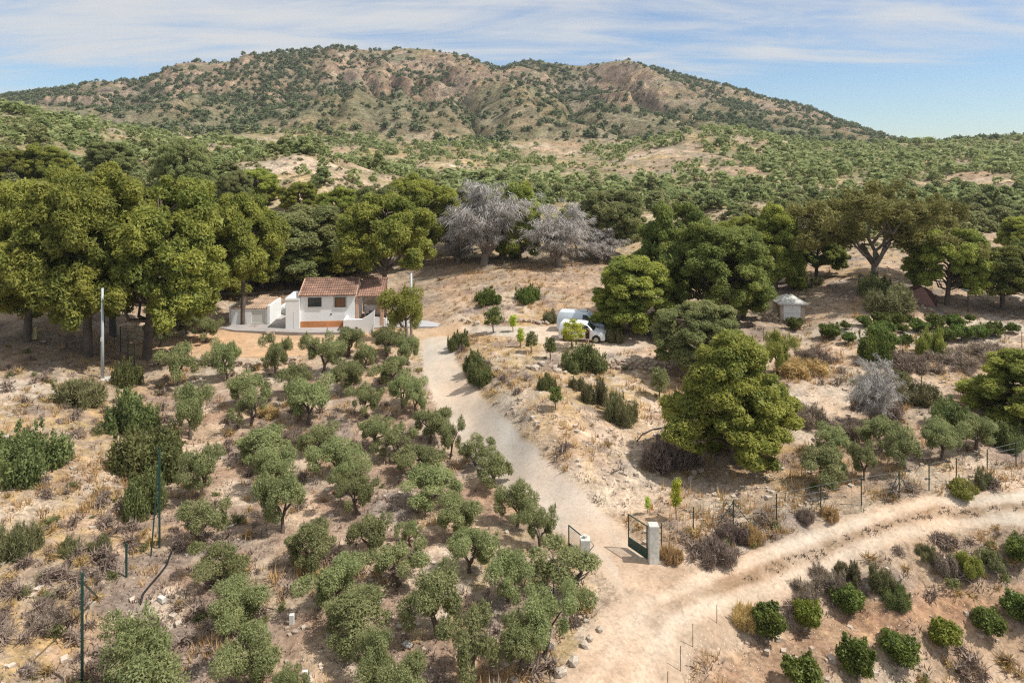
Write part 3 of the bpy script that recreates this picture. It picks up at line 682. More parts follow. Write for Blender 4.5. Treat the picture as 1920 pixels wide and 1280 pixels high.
def hillpine_mesh(seed):
    """4 m high, crown down to the ground, seen from far away"""
    r = np.random.default_rng(seed); cl = []
    for i in range(15):
        t = (i + .5) / 15; z = .6 + 3.0 * t; rho = 1.75 * (1 - t) ** .55 * r.uniform(.5, 1.0); a = i * 2.4 + r.normal() * .4; q = r.uniform(.55, .85) * (1 - .25 * t)
        cl.append(((math.cos(a) * rho, math.sin(a) * rho, z), (q, q, q * .75), 150, r.uniform(.1, .9)))
    v, f, t = cloud(cl, .42, .24, r, .9, .5, .5, .25, inner=.3)
    return npmesh('pine_tree', v, f, False, t)
OLIVE = [olive_meshes(100 + i, (1, .7, .85, .6, .95, .75, .55, .8, .65)[i]) for i in range(9)]
PINE = {k: [pine_meshes(200 + 10 * j + i, k) for i in range(n)] for j, (k, n) in enumerate((('dome', 3), ('umbrella', 1), ('bush', 1), ('tall', 2)))}
EUC = [euc_meshes(300)]; DEAD = [dead_meshes(310), dead_meshes(311)]
CIT = [citrus_mesh(320 + i) for i in range(4)]; SAP = [sapling_meshes(330 + i, (.5, .3, .65)[i]) for i in range(3)]
SHR = [shrub_mesh(340 + i) for i in range(4)]; SHRT = [shrub_mesh(350 + i, .20, .03, 1.8, 8, .8, .75, .15) for i in range(3)]
DRY = [shrub_mesh(360 + i, .22, .024, 1.6, 8, .6, .85) for i in range(4)]
HP = [hillpine_mesh(370 + i) for i in range(6)]
def extent(me):
    a = np.empty(len(me.vertices) * 3, np.float32); me.vertices.foreach_get('co', a); a = a.reshape(-1, 3)
    return np.percentile(np.abs(a[:, 0]), 97.5) + np.percentile(np.abs(a[:, 1]), 97.5), np.percentile(a[:, 2], 99.6)
_ext = {}
def ext(me):
    if me.name not in _ext: _ext[me.name] = extent(me)
    return _ext[me.name]
def set_tree(name, meshes, mats, bx, by, wpx, ytop, label, cat, group=None, rz=None, base=None, hmul=1.0):
    """meshes: (trunk, crown) or one mesh; base and top of the plant, and its crown width, as read off the photo"""
    p = at(bx, by) if base is None else np.asarray(base)
    wm = wpx * depth_of(p) / F * (.90 if name == 'pine_tree' else 1); h = height_to(p, ytop) * hmul if ytop is not None else None
    cr = meshes[1] if isinstance(meshes, tuple) else meshes
    ew, eh = ext(cr); sx = wm / ew; sz = sx if h is None else h / eh
    rz = float(rng.uniform(0, 6.28)) if rz is None else rz
    if isinstance(meshes, tuple):
        e = empty(name, p, rz); e.scale = (sx, sx, sz); tag(e, label, cat, group)
        link('trunk', meshes[0], mats[0], e); link('crown', meshes[1], mats[1], e)
    else:
        e = link(name, meshes, mats, None, p, rz); e.scale = (sx, sx, sz); tag(e, label, cat, group)
    return e
ORD = ['nearest to', 'second from', 'third from', 'fourth from', 'fifth from', 'sixth from', 'seventh from', 'eighth from']
# ------------------------------------------------------------------ olive grove
ROWS = [('the row just below the yard wall', [(765,685,56,632),(727,668,75,614),(683,692,50,642),(653,668,66,614),(606,700,92,620),(518,708,76,630),(427,712,64,637),(337,722,82,645)]),
 ('the second row from the house', [(735,722,78,668),(652,737,74,674),(553,746,82,684),(459,760,80,696)]),
 ('the third row from the house', [(778,774,52,715),(755,766,78,694),(688,783,88,720),(578,794,96,712),(470,803,74,727),(357,824,84,720)]),
 ('the fourth row from the house', [(806,830,80,766),(706,842,82,783),(602,852,78,796),(492,870,104,804)]),
 ('the fifth row from the house', [(892,872,80,822),(844,860,64,784),(778,893,102,834),(742,866,78,800),(628,893,102,826),(505,925,96,834),(372,938,106,840)]),
 ('the sixth row from the house', [(931,912,92,845),(809,948,120,872),(650,925,86,850),(670,964,124,878),(530,998,104,878),(378,1022,116,932)]),
 ('the seventh row from the house', [(970,988,94,902),(852,1005,108,924),(768,1022,56,974),(694,1042,92,962),(584,1064,106,978),(414,1087,146,1014)]),
 ('the eighth row from the house', [(1012,1032,104,940),(880,1072,106,984),(748,1096,130,1014),(634,1134,132,1042),(440,1174,136,1084)]),
 ('the ninth row, counted from the house', [(956,1128,126,1032),(820,1188,138,1064),(664,1210,152,1110),(470,1284,170,1158)]),
 ('the front row, nearest the viewer', [(1022,1228,152,1092),(975,1262,108,1160),(888,1285,140,1138),(700,1306,112,1180),(735,1350,140,1236),(540,1325,70,1246),(262,1310,150,1138),(272,1370,180,1222)])]
mo = (M['bark'], M['olive']); k = 0
for row, L in ROWS:
    for i, (bx, by, w, top) in enumerate(L):
        pos = 'furthest from' if i == len(L) - 1 else ORD[i]
        set_tree('olive_tree', OLIVE[(k * 5) % 9], mo, bx, by, w * (.88 if by < 900 else .81), top + (0 if by < 900 else 4), f'olive tree {pos} the lane in {row}', 'olive tree', 'olive trees of the grove left of the lane'); k += 1
for bx, by, w, top, lb in [(299,648,52,605,'small olive tree in the orange gravel yard beside the two pine trunks'), (387,641,66,594,'olive tree with a forked trunk in the middle of the gravel yard'),
    (350,625,46,588,'small dark olive tree at the back edge of the gravel yard'), (1064,1118,128,1030,'large olive tree growing in front of the left gate pillar')]:
    set_tree('olive_tree', OLIVE[(k * 5) % 9], mo, bx, by, w * 1.05, top, lb, 'olive tree'); k += 1
for i, (bx, by, w, top) in enumerate([(1547,912,82,840),(1566,858,66,798),(1620,900,46,832),(1652,842,64,784),(1697,882,68,798),(1764,863,72,788),(1830,842,64,778)]):
    set_tree('olive_tree', OLIVE[(1, 3, 6)[k % 3]], mo, bx, by, w, top, f'{("first","second","third","fourth","fifth","sixth","seventh")[i]} young olive tree from the gate behind the wire fence', 'olive tree', 'young olive trees behind the wire fence'); k += 1
# ------------------------------------------------------------------ pines, dead trees and the eucalyptus
mp_ = (M['bark'], M['pine']); mpp = (M['bark_pale'], M['pine'])
def pine(kind, i, *a, m='pine', **q): return set_tree('pine_tree', PINE[kind][i % len(PINE[kind])], (M['bark'], M[m]), *a, 'pine tree', **q)
TONE = {'pale green pine hanging over the dry stone wall': 'pine_pale', 'broad dark pine in the clump behind the parked vans': 'pine_dark', 'tall pine at the back of the clump behind the vans': 'pine_dark', 'dark pine of the clump leaning towards the small shed': 'pine_dark',
 'low pine between the stone wall and the big lone pine': 'pine_pale', 'dark pine at the right edge behind the rubble slope': 'pine_dark', 'dark pine cut by the right edge behind the rubble slope': 'pine_dark', 'dark pine standing left of the eucalyptus trunk': 'pine_dark'}
pine('bush', 0, 1376, 868, 228, 630, 'big bushy bright green pine standing alone beside the side track')
pine('dome', 0, 165, 668, 268, 318, 'tallest pine of the clump behind the grey utility pole')
pine('dome', 1, 50, 640, 230, 330, 'pine at the left edge of the photo behind the bank')
pine('dome', 2, 275, 672, 262, 340, 'pine with two bare trunks standing beside the yard fence')
pine('umbrella', 1, 212, 628, 200, 372, 'pine behind the two bare pine trunks by the yard fence')
pine('dome', 1, -70, 650, 220, 350, 'pine just cut by the left edge beside the bank')
pine('umbrella', 0, 456, 610, 150, 366, 'tall pine whose bare trunk stands in front of the white garage')
pine('umbrella', 1, 718, 583, 172, 368, 'umbrella shaped pine standing to the right of the farmhouse')
BACK = [('tall',0,585,527,150,388),('tall',1,640,518,140,405),('tall',0,540,535,135,402),('tall',1,492,542,130,395),('tall',0,402,548,140,388),('dome',0,330,560,150,398),
 ('dome',1,790,492,150,333),('dome',2,716,496,110,352),('tall',0,975,488,80,345),('tall',1,938,480,70,358),('dome',2,1140,482,132,360),('dome',0,1080,470,80,385),
 ('dome',0,345,394,112,265),('dome',1,478,385,88,318),('dome',2,560,402,78,343),('dome',0,440,398,74,322),('dome',1,90,348,86,272),('dome',2,210,338,84,268),('dome',2,20,352,80,283),
 ('dome',1,640,440,100,352),('dome',0,880,470,90,350)]
for i, (kd, v, bx, by, w, top) in enumerate(BACK):
    zone = 'directly behind the farmhouse and garage' if by > 510 else ('around the dead grey trees behind the field' if bx > 700 else 'on the hill above the farmhouse')
    side = f'{["leftmost","second from left","third from left","fourth from left","fifth from left","sixth from left","seventh from left","eighth from left","ninth from left","tenth from left"][sorted([b[2] for b in BACK if (b[3] > 510) == (by > 510) and (by > 510 or (b[2] > 700) == (bx > 700))]).index(bx)]}'
    pine(kd, v, bx, by, w, top, f'green pine {zone}, {side} there', m=('pine_pale', 'pine', 'pine_pale', 'pine', 'pine')[i % 5])
for a in [('tall',0,1190,625,142,484,'light green pine just right of the parked vans'), ('dome',1,1345,615,200,418,'broad dark pine in the clump behind the parked vans'), ('dome',2,1262,600,150,385,'tall pine at the back of the clump behind the vans'),
  ('tall',0,1394,598,104,430,'dark pine of the clump leaning towards the small shed'), ('dome',1,1308,702,168,563,'pale green pine hanging over the dry stone wall'),
  ('tall',1,1455,545,108,388,'slim upright pine standing behind the small shed'), ('dome',1,1390,500,100,405,'pine behind the clump, left of the upright slim pine'),
  ('dome',2,1775,572,140,432,'yellowish green pine right of the brownish eucalyptus'), ('dome',0,1880,580,150,462,'dark pine at the right edge behind the rubble slope'), ('dome',2,1945,575,130,455,'dark pine cut by the right edge behind the rubble slope'),
  ('dome',1,1915,482,90,405,'small pine on the slope above the right edge'), ('dome',1,1530,520,110,432,'dark pine standing left of the eucalyptus trunk'), ('bush',0,1925,795,200,660,'dark spreading pine cut by the right edge below the orchard terrace')]:
    pine(*a, m=TONE.get(a[-1], 'pine'))
set_tree('pine_tree', OLIVE[4], (M['bark'], M['fig']), 1458, 702, 66, 622, 'small young pine with a thin trunk below the shed', 'pine tree')
set_tree('eucalyptus_tree', EUC[0], (M['bark_pale'], M['euc']), 1640, 540, 250, 345, 'large brownish green eucalyptus with a thick pale forked trunk', 'eucalyptus')
set_tree('eucalyptus_tree', EUC[0], (M['bark_pale'], M['euc']), 1722, 520, 130, 368, 'smaller brownish eucalyptus behind the large one', 'eucalyptus', rz=2.2)
for i, (bx, by, w, top, lb) in enumerate([(908,497,150,342,'tallest dead grey tree with drooping bare twigs behind the field'), (1048,498,128,380,'second large dead grey tree behind the field, right of the tallest'),
   (1125,492,90,428,'low dead grey tree right of the two large dead trees'), (860,492,80,400,'slim dead grey tree left of the tallest dead tree'), (1490,470,60,400,'dead grey tree between the slim pine and the eucalyptus'), (1640,800,86,672,'dead grey bare shrub tree on the right hand slope')]):
    set_tree('dead_tree', DEAD[i % 2], (M['bark_pale'], M['dead']), bx, by, w, top, lb, 'dead tree')
set_tree('fig_tree', OLIVE[0], (M['bark_pale'], M['fig']), 764, 640, 88, 540, 'yellow green leafy tree beside the pole in front of the terrace', 'tree')
# ------------------------------------------------------------------ citrus
mcit = (M['bark'], M['citrus'])
FRONTC = [(1438,1196,62,1130),(1515,1178,50,1120),(1590,1147,60,1095),(1507,1300,80,1228),(1607,1275,66,1196),(1685,1247,68,1182),(1768,1212,62,1156),(1852,1191,60,1140),(1915,1168,62,1112),(1912,1052,54,1003)]
for i, (bx, by, w, top) in enumerate(FRONTC):
    lb = ['citrus bush nearest the road on the tilled terrace', 'small yellowish citrus bush second from the road', 'round dark citrus bush at the foot of the road bank', 'citrus bush at the bottom edge of the photo on the terrace rim',
          'tall citrus bush on the terrace rim next to the bottom edge one', 'third citrus bush along the terrace rim from the bottom edge', 'yellowish citrus bush on the terrace rim above the pale bank', 'fifth citrus bush along the terrace rim from the bottom edge', 'last citrus bush on the terrace rim by the right edge', 'citrus bush on the road bank at the right edge'][i]
    set_tree('citrus_bush', CIT[i % 4], (M['bark'], M['citrus_light'] if i in (1, 6) else M['citrus']), bx, by, w * .84, top + 3, lb, 'citrus bush', 'citrus bushes on the tilled terrace')
ORCH = [(1490,619,24),(1557,634,30),(1585,617,16),(1621,613,22),(1651,612,27),(1684,610,25),(1704,604,14),(1591,644,22),(1659,630,28),(1691,624,18),(1723,623,27),(1755,618,30),(1788,618,28),(1772,640,28),(1700,646,20),(1668,652,28),(1803,639,30),(1834,635,28),(1866,631,29),(1900,625,20),(1818,603,14),(1645,640,34)]
for i, (bx, by, w) in enumerate(ORCH):
    ln_ = lambda q: 0 if ORCH[q][1] < 615 else 1 if ORCH[q][1] < 631 else 2
    o_ = sorted([q for q in range(len(ORCH)) if ln_(q) == ln_(i)], key=lambda q: ORCH[q][0]).index(i)
    wd = ['leftmost', 'second from left', 'third from left', 'fourth from left', 'fifth from left', 'sixth from left', 'seventh from left', 'eighth from left', 'ninth from left', 'tenth from left'][o_]
    set_tree('citrus_bush', CIT[i % 4], mcit, bx, by, w * 1.1, by - w * .98, 'small citrus bush standing right in front of the shed door' if bx == 1490 else f'dark citrus bush of the orchard terrace, {wd} in its {("back", "middle", "front")[ln_(i)]} line', 'citrus bush', 'citrus bushes of the orchard terrace')
# ------------------------------------------------------------------ saplings and shrubs
for bx, by, w, top, v, mt_, lb in [(925,624,34,576,0,'citrus','round young green tree left of the parking area'), (962,622,15,590,1,'lime','thin yellowish sapling beside the round young tree'), (976,652,14,615,1,'lime','thin yellow leaved sapling at the parking edge'),
   (996,661,24,622,0,'citrus','young tree on the slope below the parking area, left of two'), (1032,674,24,632,0,'citrus','young tree on the slope below the parking area, nearer the vans'), (1072,652,48,600,2,'lime','bright yellow green young tree in front of the white cars'),
   (1042,768,26,724,0,'citrus','young tree on the bank above the lane'), (1236,748,34,690,0,'olive','thin young tree at the foot of the stone wall'), (1268,974,20,896,1,'lime','slim lime green sapling standing inside the gate'), (1214,962,10,930,1,'lime','tiny thin sapling left of the lime green one'), (1806,745,26,712,0,'lime','small yellow topped sapling on the right hand terrace'), (1526,922,14,905,0,'citrus','tiny green sapling at the wire fence')]:
    set_tree('young_tree', SAP[v], (M['bark'], M[mt_]), bx, by, w, top, lb, 'young tree')
S = SHR; ST = SHRT
SHRUBS = [(1092,692,78,644,S,'shrub','big dark green shrub just below the parked cars'),(862,652,40,622,S,'shrub','dark green shrub at the top corner of the lane bank'),(892,692,46,657,S,'shrub','dark green shrub on the lane bank, upper of two'),(898,718,44,680,ST,'shrub','grey green shrub on the lane bank, lower of two'),
 (1026,730,34,702,S,'shrub','low dark shrub in the middle of the plateau'),(1082,730,28,708,S,'sage','small olive shrub on the plateau beside the low dark one'),(1116,756,44,712,ST,'sage','brownish green upright shrub on the plateau'),(1166,792,58,738,ST,'sage','spiky green shrub left of the big lone pine'),
 (1150,624,34,592,S,'fig','bright green shrub right of the parked cars'),(1152,640,30,616,S,'sage','dull shrub below the bright one by the cars'),(915,568,50,541,S,'citrus','leafy dark green shrub in the dry field, left one'),(985,566,48,536,S,'citrus','leafy dark green shrub in the dry field, right one'),
 (1033,603,28,583,S,'sage','dull shrub on the stone pile beside the vans'),(55,884,128,806,S,'shrub','big dark green shrub at the left edge with pale shoots'),(146,758,80,708,ST,'sage','yellowish green shrub on the left slope near the pole'),(256,964,78,888,S,'shrub','rounded green shrub left of the tall green fence post'),
 (34,1034,74,976,ST,'sage','olive brown shrub at the left edge lower down'),(240,722,48,676,S,'shrub','pale green shrub next to the foot of the utility pole'),(246,806,84,728,S,'shrub','dark upright shrub at the upper end of the wire fence line'),(300,876,134,796,S,'shrub','wide dark green shrub beside the grove edge'),
 (130,1042,34,1010,ST,'sage','yellow flecked low shrub on the left slope'),(186,1036,36,1006,ST,'sage','olive coloured low shrub left of the short fence post'),(186,806,20,792,S,'shrub','tiny dark shrub on the left slope'),(90,1175,60,1140,ST,'drybush','brown dry bush at the lower left'),
 (1645,678,66,622,S,'citrus','large dark bush at the edge of the orchard terrace'),(1748,668,48,618,S,'fig','bright yellow green bush at the edge of the orchard terrace'),(1670,580,80,535,ST,'sage','big dull green bush beside the faded red cover'),(1655,552,70,515,S,'shrub','dark shrub under the eucalyptus'),(1715,752,70,716,ST,'sage','olive green low bush behind the dead grey shrub tree'),(1690,716,34,696,ST,'sage','small olive bush above the low bush'),
 (1832,742,50,706,S,'shrub','dark leafy shrub left of the spreading pine'),(1790,800,70,752,S,'shrub','dark green shrub behind the fence olives'),(1880,835,60,790,S,'shrub','dark shrub in the shade of the spreading pine'),(1505,535,60,512,S,'sage','grey green bush behind the shed roof'),
 (1806,924,50,897,S,'fig','yellow green tuft bush on the upper road bank'),(1850,914,34,882,S,'sage','dark tuft bush on the upper road bank'),(1556,972,32,950,ST,'straw','yellow dry tuft just below the wire fence'),(1655,1104,44,1062,ST,'sage','grey green bush on the lower road bank'),(1682,1136,44,1098,ST,'shrub','thin grey green bush above the tilled terrace'),
 (1590,1086,40,1052,ST,'sage','rounded olive bush at the lower road edge'),(1812,1070,46,1034,S,'fig','yellowish bush on the lower road bank'),(1768,1068,40,1034,S,'drybush','brownish bush left of the yellowish bank bush'),(1866,1062,38,1034,S,'sage','pale green bush at the right of the bank'),(1735,1045,32,1022,ST,'sage','dull bush near the upper rim of the lower bank'),
 (1345,1052,70,1014,DRY,'drybush','large grey brown dry bush right of the gate'),(1375,1012,56,975,DRY,'drybush','grey dry bush at the braced fence post'),(1262,1050,36,1022,DRY,'straw','orange brown dry bush beside the gate pillar'),(1402,1016,46,984,DRY,'straw','orange tinted dry bush along the road edge'),
 (1512,978,30,955,DRY,'drybush','reddish dry bush by the fence'),(1542,1100,60,1062,DRY,'drybush','greyish dry bush at the lower road edge'),(1610,820,60,785,DRY,'drybush','brown dry bush below the dead shrub tree'),(1500,1130,60,1090,DRY,'drybush','dry bush above the yellowish citrus bush'),(1395,1170,48,1128,DRY,'straw','straw coloured bush at the road corner'),
 (548,832,56,806,DRY,'drybush','brown dry bush in the grove between olive rows'),(500,780,44,760,DRY,'straw','straw coloured bush in the grove'),(1640,778,90,742,DRY,'drybush','big brown dry bush at the dead shrub tree'),(1510,790,60,755,DRY,'drybush','dry bush right of the lone pine'),(1255,870,90,820,DRY,'drybush','dark dry bush heap left under the lone pine'),
 (1500,700,80,670,DRY,'straw','straw coloured bush right of the young pine'),(1530,685,70,655,DRY,'drybush','grey brown bush below the orchard terrace'),(1850,670,90,645,DRY,'drybush','long dry bush on the orchard terrace edge'),(1780,680,90,655,DRY,'drybush','dry bush under the bright yellow green bush'),(1700,690,70,662,DRY,'drybush','dry bush right of the large dark bush'),(1905,680,60,655,DRY,'drybush','dry bush on the terrace edge at the right')]
for i, (bx, by, w, top, Ls, mt_, lb) in enumerate(SHRUBS):
    nm = 'dry_bush' if Ls is DRY else 'shrub'
    set_tree(nm, Ls[i % len(Ls)], M[mt_], bx, by, w, top, lb, 'dry bush' if Ls is DRY else 'shrub')
# ------------------------------------------------------------------ pines and scrub scattered over the hills
def hill_cover(x, y):
    u = x / y; d = fbm(x / 34, y / 34, 83, 4) * .9 + fbm(x / 13, y / 13, 120, 3) * .55 - .02
    d = d + .18 * sst(.15, .5, u) + .05 * sst(-.3, -.6, u) - .05 * sst(.0, .1, u) * sst(.28, .18, u) * sst(330, 300, y)
    return d
r = np.random.default_rng(500); cand = []
n = 26000
yy = np.exp(r.uniform(math.log(112), math.log(445), n)); uu = r.uniform(-.86, .86, n); xx = uu * yy
dens = hill_cover(xx, yy); keep = r.random(n) < sst(.68, .84, dens) * (yy / 445) ** 1.15 * .6 + .012
keep &= ~((np.abs(uu) < .3) & (yy < 116)); keep &= ~((uu > .1) & (yy < 118) & (uu < .36))
hx, hy = xx[keep], yy[keep]; hz = ground_z(hx, hy); hs = .35 + .9 * r.random(len(hx)) ** 1.6 * np.where(hy < 180, .9, 1.0)
big = hs / hy; order = np.argsort(-big)
print('hill trees', len(order))
ZN = ['hill at the far left', 'hill behind the big left pines', 'pale hill above the farmhouse', 'pale slope beyond the dead grey trees', 'valley floor below the mountain', 'wooded slope behind the vans', 'hills behind the eucalyptus', 'hills at the far right']
ZU = [-.55, -.36, -.2, 0, .16, .34, .55]
for q in order[:260]:
    u = hx[q] / hy[q]; lbz = f'{"pine growing low down" if hy[q] < 175 else "small pine halfway up" if hy[q] < 260 else "tiny distant pine high up"} on the {ZN[int(np.searchsorted(ZU, u))]}'
    e = link('pine_tree', HP[int(r.integers(6))], M['pine_hill'], None, (hx[q], hy[q], hz[q] - .1), float(r.uniform(0, 6.28))); s = hs[q]
    e.scale = (s * r.uniform(1.1, 1.5), s * r.uniform(1.1, 1.5), s * r.uniform(.8, 1.15)); tag(e, lbz, 'pine tree', 'pines scattered over the hills: ' + lbz)
def scatter_mesh(name, base, px, py, pz, sx, sz, mat, r, tvar=.5):
    """join copies of a small leafy shape into one mesh"""
    bv, bf, bt = base; n = len(px); a = r.uniform(0, 6.28, n); c, s = np.cos(a), np.sin(a)
    V = np.empty((n, len(bv), 3), np.float32)
    V[:, :, 0] = (bv[None, :, 0] * c[:, None] - bv[None, :, 1] * s[:, None]) * sx[:, None] + px[:, None]
    V[:, :, 1] = (bv[None, :, 0] * s[:, None] + bv[None, :, 1] * c[:, None]) * sx[:, None] + py[:, None]
    V[:, :, 2] = bv[None, :, 2] * sz[:, None] + pz[:, None]
    Fc = (bf[None] + (np.arange(n) * len(bv))[:, None, None]).reshape(-1, bf.shape[1])
    T = np.clip(bt[None] * (1 - tvar) + tvar * r.random((n, 1)), 0, 1).ravel()
    return tag(link(name, npmesh(name, V.reshape(-1, 3), Fc, False, T), mat), kind='stuff')
def small_tree(seed, nlob, nq, L, Wd):
    rr = np.random.default_rng(seed); cl = []
    for i in range(nlob):
        t = (i + .5) / nlob; a = i * 2.4; rho = .42 * (1 - t) ** .5
        cl.append(((math.cos(a) * rho, math.sin(a) * rho, .25 + .6 * t), (.24, .24, .2), nq, rr.uniform(.1, .9)))
    return cloud(cl, L, Wd, rr, .9, .5, .4, .1, inner=.4)
rest = order[260:]
scatter_mesh('hillside_woods', small_tree(1, 6, 10, .32, .26), hx[rest], hy[rest], hz[rest] - .1, hs[rest] * 4.2 * r.uniform(.8, 1.2, len(rest)), hs[rest] * 3.6, M['pine_hill'], r)
# low scrub on the hills
n = 16000; yy = np.exp(r.uniform(math.log(95), math.log(445), n)); uu = r.uniform(-.86, .86, n); xx = uu * yy
keep = (r.random(n) < (yy / 445) ** .8 * sst(.35, .6, fbm(xx / 15, yy / 15, 130, 3))) & ((yy > 112) | (np.abs(uu) > .32)); xx, yy = xx[keep], yy[keep]; s = r.uniform(.4, 1.3, len(xx))
scatter_mesh('hillside_scrub', small_tree(2, 3, 7, .5, .4), xx, yy, ground_z(xx, yy) - .1, s * 1.3, s * .8, M['sage'], r)
# mountain trees
n = 42000; yy = r.uniform(430, 985, n); uu = r.uniform(-.86, .80, n); xx = uu * yy
mz_, mt_, mg_, mc_ = mountain(xx, yy)
d = sst(.02, -.10, mg_) * .9 + sst(.50, .62, fbm(xx / 45, yy / 45, 140, 4)) * .5 + .09 + .25 * sst(.2, .02, mt_)
d = d * (.45 + .55 * sst(.1, .4, mt_)) + .1 * sst(.9, 1.0, mt_)
keep = (r.random(n) < d * .46) & (mt_ < 1.06); xx, yy = xx[keep], yy[keep]; s = (.4 + .95 * r.random(len(xx)) ** 1.5) * 4.2
print('mountain trees', len(xx))
scatter_mesh('mountain_trees', small_tree(3, 4, 8, .45, .38), xx, yy, ground_z(xx, yy) - .2, s * 1.2, s * 1.0, M['pine_mount'], r)

# ------------------------------------------------------------------ farmhouse
def corr_roof(x0, x1, y0, z0, y1, z1, pitch=.24, rowl=.42, th=.05):
    """sheet of barrel tiles climbing from (y0,z0) to (y1,z1), with stepped courses and a thickness"""
    nx = int((x1 - x0) / pitch * 4) + 1; L = math.hypot(y1 - y0, z1 - z0); nr = max(2, int(L / rowl))
    xs = np.linspace(x0, x1, nx); wave = np.abs(np.sin((xs - x0) / pitch * math.pi)) * .07
    ty, tz = (y1 - y0) / L, (z1 - z0) / L; ny, nz = -tz * np.sign(ty), abs(ty)
    V, Fq = [], []
    rows = []
    for k in range(nr):
        for s, hh in ((k / nr, .045), ((k + 1) / nr, 0.0)): rows.append((s * L, hh))
    jit = np.random.default_rng(5)
    for d, hh in rows:
        w = wave + hh + jit.normal(size=nx) * .006
        V.append(np.stack([xs, y0 + ty * d + ny * w, z0 + tz * d + nz * w], 1))
    R_ = len(rows)
    bot = [np.stack([xs, np.full(nx, y0) - ny * th, np.full(nx, z0) - nz * th], 1), np.stack([xs, np.full(nx, y1) - ny * th, np.full(nx, z1) - nz * th], 1)]
    V = np.concatenate(V + bot)
    i, j = np.meshgrid(np.arange(R_ - 1), np.arange(nx - 1), indexing='ij')
    Fq = np.stack([i * nx + j, i * nx + j + 1, (i + 1) * nx + j + 1, (i + 1) * nx + j], -1).reshape(-1, 4)
    b0, b1 = R_ * nx, (R_ + 1) * nx; jj = np.arange(nx - 1)
    Fq = np.concatenate([Fq, np.stack([b0 + jj, b0 + jj + 1, jj + 1, jj], -1), np.stack([(R_ - 1) * nx + jj, (R_ - 1) * nx + jj + 1, b1 + jj + 1, b1 + jj], -1), np.stack([b0 + jj + 1, b0 + jj, b1 + jj, b1 + jj + 1], -1)])
    return V, Fq
def tile_roof(name, parent, mat, *parts):
    V, Fq = [], []; o = 0
    for p in parts:
        v, f = corr_roof(*p); V.append(v); Fq.append(f + o); o += len(v)
    return link(name, npmesh(name, np.concatenate(V), np.concatenate(Fq)), mat, parent)
PZ = 1.92
pav = [tuple(pw(px, py, PZ)[:2]) for px, py in [(392,612),(440,619),(560,623),(652,623),(700,614),(726,612),(722,584),(640,566),(560,560),(470,556),(398,566),(372,590)]]
tag(MB().prism(pav, .6, PZ).build('paving', M['pave']), kind='structure')
pav2 = [tuple(pw(px, py, PZ - .03)[:2]) for px, py in [(730,612),(846,612),(806,588),(727,585)]]
tag(MB().prism(pav2, .6, PZ - .03).build('grey_ramp', M['pave2']), kind='structure')
pav3 = [tuple(pw(px, py, 2.05)[:2]) for px, py in [(330,598),(372,588),(410,556),(560,548),(560,553),(440,562),(402,578),(360,612)]]
tag(MB().prism(pav3, .6, 2.05).build('track', M['pave']), kind='structure')
A = pw(563, 614, PZ); hrz = RAD(4.5)
H = empty('farmhouse', A, hrz); tag(H, 'small white farmhouse with terracotta tiled roof and tiled porch', 'house')
wl_ = MB().prism([(0, 0), (5.65, 0), (5.65, 5.6), (0, 5.6)], -.3, 3.38)
wl_.add([(0.001, 0, 3.38), (0.001, 5.6, 3.38), (0.001, 2.8, 4.45), (.2, 0, 3.38), (.2, 5.6, 3.38), (.2, 2.8, 4.45)], [(0, 2, 1), (3, 4, 5), (0, 3, 5, 2), (1, 2, 5, 4)])
wl_.add([(5.45, 0, 3.38), (5.45, 5.6, 3.38), (5.45, 2.8, 4.45), (5.649, 0, 3.38), (5.649, 5.6, 3.38), (5.649, 2.8, 4.45)], [(0, 2, 1), (3, 4, 5), (0, 3, 5, 2), (1, 2, 5, 4)])
wl_.build('wall', M['white'], H)
MB().box(.02, 4.98, -.035, -.002, 0, .64).build('plinth_band', M['terracotta'], H)
tile_roof('roof', H, M['tile'], (-.12, 5.78, -.28, 3.36, 2.8, 4.56), (-.12, 5.78, 5.9, 3.36, 2.8, 4.56))
MB().tube([(-.14, 2.8, 4.6), (5.8, 2.8, 4.6)], .11, 8).build('ridge_tiles', M['tile'], H)
for x_ in (-.16, 5.70): MB().add([(x_, -.3, 3.42), (x_ + .12, -.3, 3.42), (x_ + .12, 2.8, 4.66), (x_, 2.8, 4.66), (x_, -.3, 3.30), (x_ + .12, -.3, 3.30), (x_ + .12, 2.8, 4.5), (x_, 2.8, 4.5)], [(0, 1, 2, 3), (4, 7, 6, 5), (0, 4, 5, 1), (0, 3, 7, 4), (1, 5, 6, 2), (2, 6, 7, 3)]).build('verge', M['salmon'], H)
